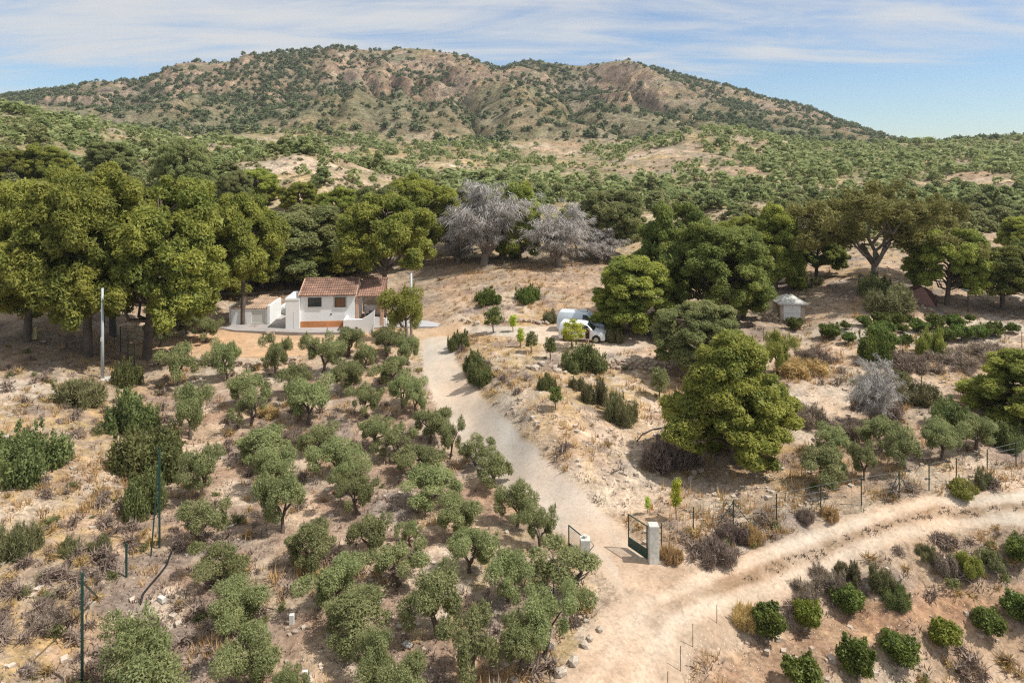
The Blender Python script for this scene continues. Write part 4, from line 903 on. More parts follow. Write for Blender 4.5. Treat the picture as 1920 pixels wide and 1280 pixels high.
def window(x0, x1, z0, z1, shutter=False):
    b = MB(); w = .07
    b.box(x0, x1, -.05, .02, z0, z0 + w); b.box(x0, x1, -.05, .02, z1 - w, z1)
    b.box(x0, x0 + w, -.05, .02, z0 + w, z1 - w); b.box(x1 - w, x1, -.05, .02, z0 + w, z1 - w); 
    if not shutter: b.box((x0 + x1) / 2 - w / 2, (x0 + x1) / 2 + w / 2, -.05, .02, z0 + w, z1 - w)
    fr = b.build('window', M['darkwood'], H)
    if shutter:
        s = MB(); n = 9; hz = (z1 - z0 - 2 * w) / n
        for i in range(n): s.box(x0 + w, x1 - w, -.028 - .008 * (i % 2), -.004, z0 + w + i * hz, z0 + w + (i + 1) * hz - .012)
        tag(s.build('shutter', M['brownwood'], fr), kind='stuff')
        q = MB(); m = .16
        q.box(x0 - m, x1 + m, -.025, -.003, z1 + .002, z1 + m); q.box(x0 - m, x1 + m, -.06, -.003, z0 - m * 1.3, z0 - .002); q.box(x0 - m, x0 - .002, -.025, -.003, z0, z1); q.box(x1 + .002, x1 + m, -.025, -.003, z0, z1)
        q.build('surround', M['grey_stone'], fr)
    else:
        for a, c in ((x0 + w, (x0 + x1) / 2 - w / 2), ((x0 + x1) / 2 + w / 2, x1 - w)): MB().box(a, c, -.022, -.004, z0 + w, z1 - w).build('pane', M['glass'], fr)
        MB().box(x0 - .12, x1 + .12, -.09, -.003, z0 - .09, z0 - .003).build('sill', M['grey_stone'], fr)
window(.80, 2.18, 2.14, 3.10); window(3.55, 4.66, 2.06, 3.08, True)
MB().box(3.1, 3.24, -.03, -.003, 1.28, 1.42).build('vent', M['black'], H)
an = MB().box(-1.42, -.002, -.32, 3.4, -.3, 2.95); an.build('annex', M['white'], H)
MB().box(-1.47, -.004, -.36, 3.44, 2.952, 3.12).build('parapet', M['white'], H)
d = MB().box(-.62, -.56, -.335, -.322, .02, 1.75); d.build('downpipe', M['white_dirty'], H)
# porch
tile_roof('porch_roof', H, M['tile'], (5.86, 8.62, -.1, 3.16, 4.6, 4.3))
for px_, py_ in ((5.70, .05), (8.28, .05)): MB().box(px_, px_ + .30, py_, py_ + .30, -.2, 3.17 + .22 * py_).build('porch_pillar', M['salmon'], H)
for px_ in (7.5, 8.28): MB().box(px_, px_ + .26, 4.2, 4.46, -.2, 4.1).build('porch_pillar', M['salmon'], H)
MB().box(6.75, 8.27, .08, .28, -.2, .92).build('low_wall', M['white'], H)
MB().box(8.60, 10.1, .10, .30, -.2, .80).build('low_wall', M['white'], H)
MB().box(6.0, 8.2, 4.6, 4.8, -.2, 1.2).build('low_wall', M['white'], H)
cr_, sr_ = math.cos(hrz), math.sin(hrz)
def hl(x, y, z): return (A[0] + x * cr_ - y * sr_, A[1] + x * sr_ + y * cr_, A[2] + z)
sw = empty('garden_wall', hl(5.0, -1.75, -.25), hrz); tag(sw, 'white flared garden wall in front of the porch steps', 'wall')
g_ = MB(); P_ = [(0, 0), (2.35, 0), (2.75, .0), (2.9, 2.3), (2.2, 1.75), (1.6, 1.4), (0, 1.4)]
g_.add([(a, 0, b) for a, b in P_] + [(a, .34, b) for a, b in P_], [tuple(range(7)), tuple(range(13, 6, -1))] + [(i, i + 7, (i + 1) % 7 + 7, (i + 1) % 7) for i in range(7)])
g_.build('wall', M['white'], sw); MB().box(-.28, -.002, 0, 2.0, 0, 1.38).build('return_wall', M['white'], sw)
def table(loc, rz):
    t = tag(empty('garden_table', loc, rz), 'dark garden table under the tiled porch', 'table')
    MB().box(-.8, .8, -.42, .42, .71, .76).build('tabletop', M['darkwood'], t)
    for a in (-.72, .72):
        for b in (-.36, .36): MB().box(a - .04, a + .04, b - .04, b + .04, 0, .708).build('leg', M['darkwood'], t)
def chair(name, loc, rz, mat, label, group=None):
    t = tag(empty(name, loc, rz), label, 'chair', group)
    MB().box(-.23, .23, -.23, .23, .43, .48).build('seat', mat, t); MB().box(-.23, .23, .20, .25, .482, .92).build('backrest', mat, t)
    for a in (-.2, .2):
        for b in (-.2, .2): MB().box(a - .025, a + .025, b - .025, b + .025, 0, .428).build('leg', mat, t)
table(hl(7.3, 2.2, 0), hrz)
for i, (a, b, r_) in enumerate([(6.9, 1.5, 180), (7.7, 1.5, 180), (6.9, 2.95, 0), (8.4, 2.2, -90)]):
    chair('garden_chair', hl(a, b, 0), hrz + RAD(r_), M['darkwood'], ['dark chair on the near left side of the porch table', 'dark chair on the near right side of the porch table', 'dark chair on the far side of the porch table', 'dark chair at the right end of the porch table'][i], 'chairs at the porch table')
chair('garden_chair', hl(9.2, -.6, 0), 1.0, M['white'], 'white garden chair standing outside the porch', 'white garden chairs')
chair('garden_chair', hl(9.9, -.4, 0), 2.4, M['white'], 'white garden chair nearer the pole than the other', 'white garden chairs')
# ------------------------------------------------------------------ garage
B = pw(433, 608, PZ); G = empty('garage', B, RAD(2)); tag(G, 'low white garage with beige door and flat terracotta roof edge', 'garage')
b = MB(); b.box(0, 2.15, 0, .2, -.3, 1.62); b.box(3.62, 3.85, 0, .2, -.3, 1.62); b.box(0, .2, .2, 3.8, -.3, 1.62); b.box(.2, 3.85, 3.6, 3.8, -.3, 1.62); b.box(2.15, 3.62, 0, .2, 1.5, 1.62); b.build('wall', M['white'], G)
MB().box(3.86, 4.12, -.1, 3.9, -.3, 1.98).build('parapet', M['white'], G); MB().box(-.22, -.002, .1, 3.9, -.3, 1.85).build('parapet', M['white'], G)
dr = MB(); dr.box(2.16, 3.61, .05, .10, .12, 1.498); dr.build('garage_door', M['beige'], G); MB().box(2.16, 3.61, -.02, .1, -.1, .118).build('threshold', M['grey_stone'], G)
tile_roof('roof', G, plain('terracotta_roof_edge', (.47, .34, .245), .9, .25, 3), (0, 3.84, -.06, 1.66, 3.7, 2.1))
tag(MB().box(0, .9, 0, .9, 0, .5).build('planter', M['white_dirty'], None, .03, loc=pw(520, 588, PZ)), 'low pale planter box behind the garage corner', 'planter')
lw = tag(MB().box(0, .25, 0, 6, -.2, .8).build('garden_wall', M['white'], None, loc=pw(518, 592, PZ)), 'low white wall running back from the garage', 'wall')
# ------------------------------------------------------------------ shed
Sx = at(1463, 602); SH = empty('shed', Sx, RAD(-3)); tag(SH, 'small shed with white double door and grey hipped roof', 'shed')
b = MB(); b.box(0, .34, 0, .2, -.4, 1.72); b.box(2.06, 2.5, 0, .2, -.4, 1.72); b.box(0, .2, .2, 2.4, -.4, 1.72); b.box(2.3, 2.5, .2, 2.4, -.4, 1.72); b.box(.2, 2.3, 2.2, 2.4, -.4, 1.72); b.box(.34, 2.06, 0, .2, 1.62, 1.72); b.build('wall', M['stone_white'], SH)
for k_ in (0, 1):
    dd = MB().box(.345 + k_ * .86, 1.195 + k_ * .86, .03, .08, -.1, 1.618).build('door', M['white'], SH)
    MB().box(.42 + k_ * .86, 1.12 + k_ * .86, .018, .028, .8, .86).build('rail', M['white_dirty'], dd)
b = MB(); b.add([(-.28, -.3, 1.72), (2.78, -.3, 1.72), (2.78, 2.7, 1.72), (-.28, 2.7, 1.72), (1.0, 1.2, 2.55), (1.5, 1.2, 2.55), (-.28, -.3, 1.80), (2.78, -.3, 1.80), (2.78, 2.7, 1.80), (-.28, 2.7, 1.80)],
    [(0, 3, 2, 1), (6, 7, 5, 4), (7, 8, 5), (8, 9, 4, 5), (9, 6, 4), (0, 1, 7, 6), (1, 2, 8, 7), (2, 3, 9, 8), (3, 0, 6, 9)]); b.build('roof', M['concrete'], SH)
MB().box(1.16, 1.34, 1.1, 1.28, 2.5, 2.68).build('roof_cap', M['rust'], SH)
# ------------------------------------------------------------------ dry stone walls
def rock_np(r, n=1):
    ico = bmesh.new(); bmesh.ops.create_icosphere(ico, subdivisions=1, radius=1); v = np.array([q.co[:] for q in ico.verts]); f = np.array([[w.index for w in q.verts] for q in ico.faces]); ico.free()
    v = v * (1 + r.normal(size=(len(v), 1)) * .16); v = np.sign(v) * np.abs(v) ** .75; return v, f
ROCKS = []
for i in range(6):
    v_, f_ = rock_np(np.random.default_rng(600 + i)); ROCKS.append((v_, f_))
ROCKM = [npmesh('rock', v_, f_) for v_, f_ in ROCKS]
def stone_wall(pts, h, s, label, mat, lean=.0):
    P = np.array([at(*p) for p in pts]); r = np.random.default_rng(int(pts[0][0])); e = tag(empty('dry_stone_wall', P[0]), label, 'stone wall')
    n = 0
    for a, b_ in zip(P[:-1], P[1:]):
        L = np.linalg.norm((b_ - a)[:2]); ang = math.atan2(b_[1] - a[1], b_[0] - a[0])
        for row in range(max(1, int(h / (s * .62)))):
            for k in range(int(L / (s * 1.05))):
                t_ = (k + .5 * (row % 2) + r.normal() * .12) / max(1, int(L / (s * 1.05))); p = a + (b_ - a) * t_
                o = link('stone', ROCKM[int(r.integers(6))], mat, e); o.location = (p[0] - P[0][0], p[1] - P[0][1] + r.normal() * .07 + row * lean, gz(p[0], p[1]) - P[0][2] + s * .25 + row * s * .6)
                q = s * r.uniform(.38, .66); o.scale = (q * r.uniform(1, 1.35), q, q * r.uniform(.6, .9)); o.rotation_euler = (r.normal() * .2, r.normal() * .2, ang + r.normal() * .3); n += 1
    return e
for m_ in ROCKM: m_.materials.append(M['stone'])
stone_wall([(1128,692),(1190,690),(1262,694)], 1.0, .42, 'dry stone retaining wall below the parking area', M['stone'], .04)
stone_wall([(282,685),(370,682),(470,690),(560,680)], .7, .46, 'low dry stone wall along the front of the gravel yard', M['stone'], .04)
stone_wall([(930,606),(985,603),(1035,608)], .5, .44, 'row of piled stones behind the parking area', M['stone'], .05)
stone_wall([(1432,602),(1462,604)], 1.0, .38, 'stub of stone wall on the left of the shed', M['stone'])
# ------------------------------------------------------------------ loose rocks and rubble
def rock(px, py, wpx, label, mat=None, flat=.7):
    p = at(px, py); s = wpx * depth_of(p) / F / 2
    me = ROCKM[int(rng.integers(6))]
    if mat: me = me.copy(); me.materials.clear(); me.materials.append(mat)
    o = link('rock', me, None, None, (p[0], p[1], p[2] + s * flat * .5), float(rng.uniform(0, 6))); o.scale = (s, s * .8, s * flat); tag(o, label, 'rock', 'loose rocks'); return o
for a in [(1125,1182,15,'pale rock along the road edge, furthest from the viewer'),(1107,1200,16,'pale rock along the road edge, second from far'),(1097,1212,18,'pale rock along the road edge, third from far'),(1076,1244,24,'big pale rock along the road edge, fourth from far'),(1052,1264,26,'brownish rock along the road edge, nearest the viewer')]: rock(*a, mat=M['stone_white'])
for i, a in enumerate([(1003,693,20),(1016,684,14),(1046,699,16),(1040,690,12),(990,690,12),(880,604,12),(894,608,14),(868,600,10),(1270,873,16),(1300,888,14),(1284,880,10),(1235,868,12),(1060,700,10),(515,626,14),(503,627,12),(532,624,12)]):
    rock(*a, ['whitish rock on the plateau, larger of the left pair', 'whitish rock on the plateau behind the larger one', 'pale rock on the plateau at the right of the pair', 'small rock on the plateau behind the pale right one', 'small rock at the left end of the plateau rocks', 'pale rock beside the grey ramp, lowest', 'pale rock beside the grey ramp, middle', 'small rock beside the grey ramp, upper', 'big pale rock under the lone pine', 'pale rock at the track under the lone pine', 'small rock between two pale rocks under the pine', 'rock left of the big pale one under the pine', 'small stone right of the plateau rocks', 'fire pit stone in the yard, middle', 'fire pit stone in the yard, left', 'reddish fire pit stone in the yard, right'][i], M['stone_white'] if i < 13 else M['stone'])
def scatter_rocks(name, n, fn, mat, smin, smax, seed):
    r = np.random.default_rng(seed); v_ = np.array([(a, b_, c) for a in (-1, 1) for b_ in (-1, 1) for c in (-1, 1)], float) * np.random.default_rng(seed).uniform(.55, 1.0, (8, 1)); f_ = np.array([(0, 1, 3, 2), (4, 6, 7, 5), (0, 4, 5, 1), (2, 3, 7, 6), (0, 2, 6, 4), (1, 5, 7, 3)])
    Y_ = np.exp(r.uniform(math.log(15), math.log(88), n)); u_ = r.uniform(-.8, .8, n); x_ = u_ * Y_; k_ = r.random(n) < fn(x_, Y_); x_, Y_ = x_[k_], Y_[k_]
    ln, rd_, yd, pk = flat_parts(x_, Y_); ok = (np.minimum(np.minimum(ln, rd_), np.minimum(yd, pk)) > .15); x_, Y_ = x_[ok], Y_[ok]
    s = smin + (smax - smin) * r.random(len(x_)) ** 3
    return scatter_mesh(name, (v_ * np.array([1, .8, .6]), f_, np.zeros(len(v_))), x_, Y_, ground_z(x_, Y_) + s * .15, s, s, mat, r)
rub = [np.array(poly_xy(p)) for p in ([(930,790),(1000,755),(1090,800),(1130,860),(1050,890),(980,840)], [(1200,860),(1260,830),(1330,880),(1300,905),(1210,900)], [(1540,560),(1650,560),(1640,600),(1540,605)], [(1660,700),(1900,690),(1900,740),(1680,740)], [(1100,830),(1220,810),(1260,880),(1120,900)], [(1270,900),(1500,870),(1560,930),(1300,960)], [(1540,780),(1700,790),(1720,850),(1560,860)], [(1400,1110),(1480,1085),(1500,1130),(1430,1150)])]
def rubden(x_, y_):
    d = sst(.5, .7, fbm(x_ / 2.5, y_ / 2.5, 210, 3)) * .25 + .03
    for P in rub: d = np.maximum(d, sst(1.0, -1.0, sd_poly(x_, y_, P)) * .75)
    return d
scatter_rocks('rubble', 22000, rubden, M['stone_white'], .03, .24, 3)
scatter_rocks('gravel', 24000, lambda x_, y_: .06 + rubden(x_, y_) * .8, M['stone'], .03, .16, 4)
# ------------------------------------------------------------------ dry grass and low weeds
def blade_tuft(seed, nb, h, w, spread):
    r = np.random.default_rng(seed); V = []; T_ = []
    for i in range(nb):
        a = r.uniform(0, 6.28); b0 = np.array([math.cos(a), math.sin(a), 0]) * r.uniform(0, spread); t_ = b0 + np.array([math.cos(a), math.sin(a), 0]) * r.uniform(.1, .6) * h + np.array([0, 0, h * r.uniform(.5, 1)]); s = np.array([-math.sin(a), math.cos(a), 0]) * w
        V += [b0 - s, b0 + s, t_]; T_ += [r.random()] * 3
    return np.array(V), np.arange(nb * 3).reshape(-1, 3), np.array(T_)
def scatter_grass(name, n, fn, mat, base, smin, smax, seed, ymax=110, road=False):
    r = np.random.default_rng(seed); Y_ = np.exp(r.uniform(math.log(15), math.log(ymax), n)); u_ = r.uniform(-.82, .82, n); x_ = u_ * Y_
    k_ = r.random(n) < fn(x_, Y_); x_, Y_ = x_[k_], Y_[k_]; ln, rd_, yd, pk = flat_parts(x_, Y_); ok = (np.minimum(np.minimum(ln, rd_), np.minimum(yd, pk)) > .1) & (sd_poly(x_, Y_, TILL) > -.3) | road; x_, Y_ = x_[ok], Y_[ok]
    s = r.uniform(smin, smax, len(x_)); return scatter_mesh(name, base, x_, Y_, ground_z(x_, Y_) - .02, s, s * r.uniform(.7, 1.2, len(x_)), mat, r)
strawp = [poly_xy(p) for p in ([(850,640),(905,625),(960,690),(1010,720),(960,740),(880,700)], [(980,760),(1050,790),(1130,840),(1070,880),(1010,820)], [(0,750),(180,700),(250,740),(100,800),(0,800)], [(830,500),(1110,500),(1100,590),(820,590)], [(1460,700),(1600,660),(1640,700),(1520,730)], [(1240,650),(1270,620),(1310,650),(1260,680)], [(1240,940),(1480,960),(1640,930),(1900,880),(1900,930),(1500,1000),(1250,1050)], [(120,840),(220,860),(260,900),(180,900)])]
def crownden(x_, y_):
    return sst(.3, .1, dist_path(x_, y_, XR)) * sst(10, 14, x_) * .6
def strawden(x_, y_):
    d = sst(.5, .66, fbm(x_ / 4, y_ / 4, 220, 3)) * .30
    for P in strawp: d = np.maximum(d, sst(1.5, -1.5, sd_poly(x_, y_, P)) * (.8 if P[:, 0].mean() > -8 else .4) * sst(.3, .55, fbm(x_ / 1.5, y_ / 1.5, 221, 3)))
    return d
scatter_grass('dry_grass', 42000, strawden, M['straw'], blade_tuft(1, 13, .42, .026, .24), .6, 1.5, 11)
scatter_grass('road_weeds', 60000, crownden, M['drybush'], blade_tuft(6, 10, .16, .03, .2), .5, 1.2, 17, 60, True)
scatter_grass('dry_weeds', 20000, lambda x_, y_: .14 + .5 * sst(.48, .64, fbm(x_ / 3, y_ / 3, 77, 3)) + .25 * sst(.52, .66, fbm(x_ / 5, y_ / 5, 222, 3)), M['drybush'], blade_tuft(2, 10, .26, .035, .26), .5, 1.3, 12)
scatter_grass('low_green_weeds', 5000, lambda x_, y_: .30 * sst(.52, .62, fbm(x_ / 6, y_ / 6, 225, 3)), M['sage'], blade_tuft(3, 12, .30, .03, .22), .5, 1.2, 13)
scrubp = [poly_xy(p) for p in ([(1330,1150),(1420,1095),(1560,1042),(1700,1000),(1920,975),(1920,1050),(1700,1080),(1560,1130),(1450,1160),(1350,1190)], [(1240,1010),(1400,990),(1640,940),(1900,885),(1900,925),(1640,965),(1450,1020),(1300,1060),(1240,1045)],
  [(850,650),(900,700),(960,790),(1060,900),(1090,890),(1000,790),(930,690)], [(1660,1270),(1760,1225),(1920,1180),(1920,1290),(1660,1290)], [(1190,850),(1300,850),(1290,900),(1200,890)], [(1460,690),(1900,650),(1900,700),(1480,740)], [(1100,1120),(1130,1110),(1110,1200),(1040,1280),(1000,1280)], [(0,870),(220,930),(280,1010),(230,1090),(120,1140),(0,1120),(0,1010),(150,960),(0,930)], [(420,790),(540,770),(560,830),(420,850)])]
def scrubden(x_, y_):
    d = (.05 + .22 * sst(-6, -9, x_) * sst(65, 58, y_)) * sst(.5, .62, fbm(x_ / 4, y_ / 4, 230, 3))
    for P in scrubp: d = np.maximum(d, sst(.6, -.6, sd_poly(x_, y_, P)) * .5)
    return d
scatter_grass('dry_scrub', 9000, scrubden, M['drybush'], cloud([((0, 0, .16), (.3, .3, .2), 58, .5), ((.12, .1, .22), (.2, .2, .18), 26, .7)], .28, .04, np.random.default_rng(4), .5, .5, .6, .8, inner=.1), .6, 1.9, 15)
scatter_grass('rusty_scrub', 4500, scrubden, M['rusty'], cloud([((0, 0, .14), (.26, .26, .17), 50, .5), ((.1, .1, .2), (.18, .18, .15), 24, .7)], .24, .035, np.random.default_rng(6), .5, .5, .6, .8, inner=.1), .5, 1.5, 18)
scatter_grass('green_scrub', 2200, scrubden, M['shrub'], cloud([((0, 0, .16), (.3, .3, .2), 90, .5), ((.12, .1, .25), (.2, .2, .18), 40, .7)], .16, .05, np.random.default_rng(5), .5, .5, .6, .6, inner=.1), .5, 1.5, 16)
# ------------------------------------------------------------------ poles, wires, fences, gate
def pole(px, py, ytop, rad, label, clamp):
    p = at(px, py); h = height_to(p, ytop); e = tag(empty('utility_pole', p), label, 'utility pole')
    MB().tube([(0, 0, -.4), (0, 0, h)], [rad, rad * .7], 10).build('shaft', M['pole'], e, smooth=True); MB().box(-.06, .06, -rad * 1.3, -rad * .6, h * .42, h * .42 + .3).build('junction_box', M['concrete'], e)
    if clamp: MB().box(-.5, .5, -.5, .5, -.35, .06).build('footing', M['concrete'], e, .02)
    return p + np.array([0, 0, h - .12])
t1 = pole(192, 710, 540, .14, 'grey metal utility pole in front of the big left pines', True)
t2 = pole(771, 634, 512, .15, 'grey metal utility pole beside the lane entrance', False)
def wire(a, b_, sag, label):
    s = np.linspace(0, 1, 24)[:, None]; P = a + (b_ - a) * s; P[:, 2] -= np.sin(s[:, 0] * math.pi) * sag
    tag(MB().tube(P, .012, 4).build('overhead_wire', M['black']), label, 'cable')
wire(t1, t2, 1.0, 'thin overhead cable between the two utility poles'); wire(t1, np.array([-75., 62., t1[2] - .5]), .9, 'thin overhead cable leaving the left pole')
def post_fence(name, posts, label, mat, rad=.035, braces=(), mesh=True, rows=5):
    """posts: (px, base y, top y)"""
    P = [at(a, b_) for a, b_, c in posts]; Hs = [height_to(p, c[2]) for p, c in zip(P, posts)]; o = P[0]
    e = tag(empty(name, o), label, 'fence')
    for p, h in zip(P, Hs): MB().tube([(0, 0, -.3), (0, 0, h)], rad, 6).build('post', mat, e, loc=tuple(p - o))
    for i, (px, py) in braces:
        q = at(px, py) - o; t = P[i] - o + np.array([0, 0, Hs[i] * .92]); MB().tube([t, q], rad * .7, 6).build('brace', mat, e)
    if mesh:
        m = MB()
        for (a, ha), (b_, hb) in zip(list(zip(P, Hs))[:-1], list(zip(P, Hs))[1:]):
            for k_ in range(rows):
                f_ = .08 + .9 * k_ / (rows - 1); m.tube([a - o + np.array([0, 0, ha * f_]), b_ - o + np.array([0, 0, hb * f_])], .007, 3, False)
            n_ = int(np.linalg.norm(b_ - a) / .5)
            for k_ in range(1, n_):
                f_ = k_ / n_; q = a + (b_ - a) * f_ - o; hh = ha + (hb - ha) * f_; m.tube([q + np.array([0, 0, .05]), q + np.array([0, 0, hh * .97])], .005, 3, False)
        tag(m.build('wire_mesh', mat, e), kind='stuff')
    return e
post_fence('wire_fence', [(1240,1030,980),(1300,1002,950),(1375,986,937),(1456,978,925),(1539,963,908),(1615,948,895),(1686,933,883),(1742,920,869),(1793,905,858),(1851,881,842),(1905,875,829),(1965,858,815)],
    'green wire fence with thin posts along the upper dirt road', M['green_metal'], .03, [(2, (1340, 992)), (2, (1404, 978)), (6, (1663, 936)), (6, (1703, 922))])
post_fence('wire_fence', [(154,1290,1073),(237,1081,1018),(299,1027,838)], 'line of three green metal posts along the left side of the grove', M['green_metal'], .05, [(0, (184, 1120)), (2, (283, 1042))], False)
post_fence('wire_fence', [(196,612,574),(205,628,585),(214,642,598),(226,660,612),(240,674,625),(252,690,640)], 'green wire mesh fence with dark posts beside the gravel yard', M['green_metal'], .04, (), True, 7)
post_fence('wire_fence', [(1252,1300,1258),(1276,1258,1210),(1299,1213,1169),(1344,1168,1133)], 'short rusty iron stakes along the lower road edge', M['rust'], .014, (), False)
post_fence('wire_fence', [(1088,1135,1098),(1038,1125,1062),(996,1060,1034)], 'dark stakes under the olive trees beside the gate', M['rust'], .03, (), False)
post_fence('wire_fence', [(945,498,489),(1015,500,485),(1045,500,487),(1072,499,486)], 'brown wooden stakes at the top of the dry field', M['bark_pale'], .07, (), False)
post_fence('wire_fence', [(1432,640,615),(1742,760,735),(1830,650,620),(1916,652,622),(1728,725,705)], 'scattered thin stakes around the orchard terrace', M['rust'], .03, (), False)
gp = at(1225, 1052); gh = height_to(gp, 982)
ga = tag(empty('gate', gp, RAD(0)), 'open green metal gate with two pale concrete pillars', 'gate')
gl = at(1097, 1062) - gp
MB().box(-.24, .24, -.24, .24, -.4, gh).build('gate_pillar', M['concrete'], ga, .02)
lh = height_to(at(1097, 1062), 1008); pl = MB().box(-.24, .24, -.24, .24, -.4, lh).build('gate_pillar', M['concrete'], ga, .02, loc=tuple(gl)); MB().tube([(0, 0, lh), (0, 0, lh + .14)], .11, 8).build('lamp', M['concrete'], pl)
def leaf(p0, far, h, solid):
    p0, far = np.asarray(p0, float), np.asarray(far, float); d_ = far - p0; L = np.linalg.norm(d_[:2]); e = link('gate_leaf', None, None, ga); 
    m = MB(); w = .045
    for a in (0, L - w): m.box(a, a + w, -w / 2, w / 2, .08, h)
    m.box(w, L - w, -w / 2, w / 2, h - w, h); m.box(w, L - w, -w / 2, w / 2, h * .3, h * .3 + w); m.box(w, L - w, -w / 2, w / 2, .08, .08 + w)
    f = m.mesh('gate_leaf'); bpy.data.objects.remove(e); e = link('gate_leaf', f, M['green_metal'], ga, tuple(p0), math.atan2(d_[1], d_[0]))
    MB().box(w + .001, L - w - .001, -.012, .012, .08 + w + .001, h * .3 - .001).build('kick_panel', M['green_metal'], e)
    q = MB()
    for k_ in range(1, 14): x_ = w + (L - 2 * w) * k_ / 14; q.tube([(x_, 0, h * .3 + w), (x_, 0, h - w)], .004, 3, False)
    for k_ in range(1, 10): z_ = h * .3 + w + (h * .7 - 2 * w) * k_ / 10; q.tube([(w, 0, z_), (L - w, 0, z_)], .004, 3, False)
    tag(q.build('wire_mesh', M['green_metal'], e), kind='stuff')
leaf((-.29, .05, 0), at(1178, 1028) - gp, gh * .94, True)
leaf(gl + np.array([-.1, .3, 0]), at(1066, 1035) - gp, lh * .95, True)
# black irrigation hose, blocks
hp = [at(a, b_) for a, b_ in [(338,1018),(328,1024),(318,1045),(312,1062),(300,1078),(283,1097),(268,1116),(263,1135)]]
P = np.array(hp) + np.array([0, 0, .05]); tag(MB().tube(P, .05, 6).build('hose', M['black'], None, 0, True), 'black hose curving across the bare slope at the left', 'hose')
hp = np.array([at(a, b_) for a, b_ in [(1256,801),(1225,806),(1205,815),(1194,828)]]) + np.array([0, 0, .05]); tag(MB().tube(hp, .045, 6).build('hose', M['black'], None, 0, True), 'dark hose lying left of the lone pine', 'hose')
def block(px, py, dims, rz, label, mat, tilt=0):
    p = at(px, py); a, b_, c = dims; o = tag(MB().box(-a / 2, a / 2, -b_ / 2, b_ / 2, 0, c).build('concrete_block', mat, None, .01, loc=tuple(p)), label, 'block', 'pale blocks in the grove'); o.rotation_euler = (tilt, 0, rz)
block(303, 1127, (.38, .2, .2), -.5, 'pale concrete block near the black hose', M['concrete']); block(547, 1170, (.2, .15, .42), .1, 'upright white block between the front olive trees', M['white_dirty']); block(763, 1210, (.4, .25, .08), -.6, 'flat pale slab under the front olive trees', M['concrete']); block(527, 1072, (.3, .2, .12), .7, 'small pale stone block in the grove below the single trunk', M['stone_white']); block(572, 1268, (.2, .12, .2), .1, 'small white block at the bottom edge of the grove', M['white_dirty']); block(997, 1140, (.25, .2, .25), .3, 'grey block among the olives near the gate', M['concrete'])
# yellow box, red cover, white-topped stand
p = at(63, 636); yb = tag(empty('storage_box', p, .3), 'yellowish upright box under the pines at the left', 'box'); MB().box(-.33, .33, -.3, .3, 0, 1.0).build('case', M['yellow'], yb, .03); MB().box(-.4, .4, -.36, .36, 1.002, 1.14).build('lid', M['yellow'], yb, .02)
p = at(1722, 566); v_, f_ = [], []
for i in range(9):
    for j in range(17):
        a_, b_ = i / 8 * math.pi / 2, j / 16 * math.pi; v_.append((math.cos(b_) * math.cos(a_) * 1.7, math.sin(b_) * math.cos(a_) * .8 - .3, math.sin(a_) * 1.75))
for i in range(8):
    for j in range(16): f_.append((i * 17 + j, i * 17 + j + 1, (i + 1) * 17 + j + 1, (i + 1) * 17 + j))
rc = MB().add(v_, f_); rc.add([v_[0], v_[16], (0, -.3, 1.75)] , [(0, 1, 2)]); tag(rc.build('canopy', M['redcloth'], None, 0, True, tuple(p)), 'faded reddish domed cover beside the dull green bush', 'cover').rotation_euler = (0, .25, -.6)
p = at(1815, 585); bt = tag(empty('feeding_stand', p), 'thin post with a flat white top among the far right pines', 'stand'); MB().tube([(0, 0, -.2), (0, 0, 2.2)], .06, 6).build('post', M['rust'], bt); MB().box(-.45, .45, -.35, .35, 2.2, 2.32).build('top', M['white_dirty'], bt)
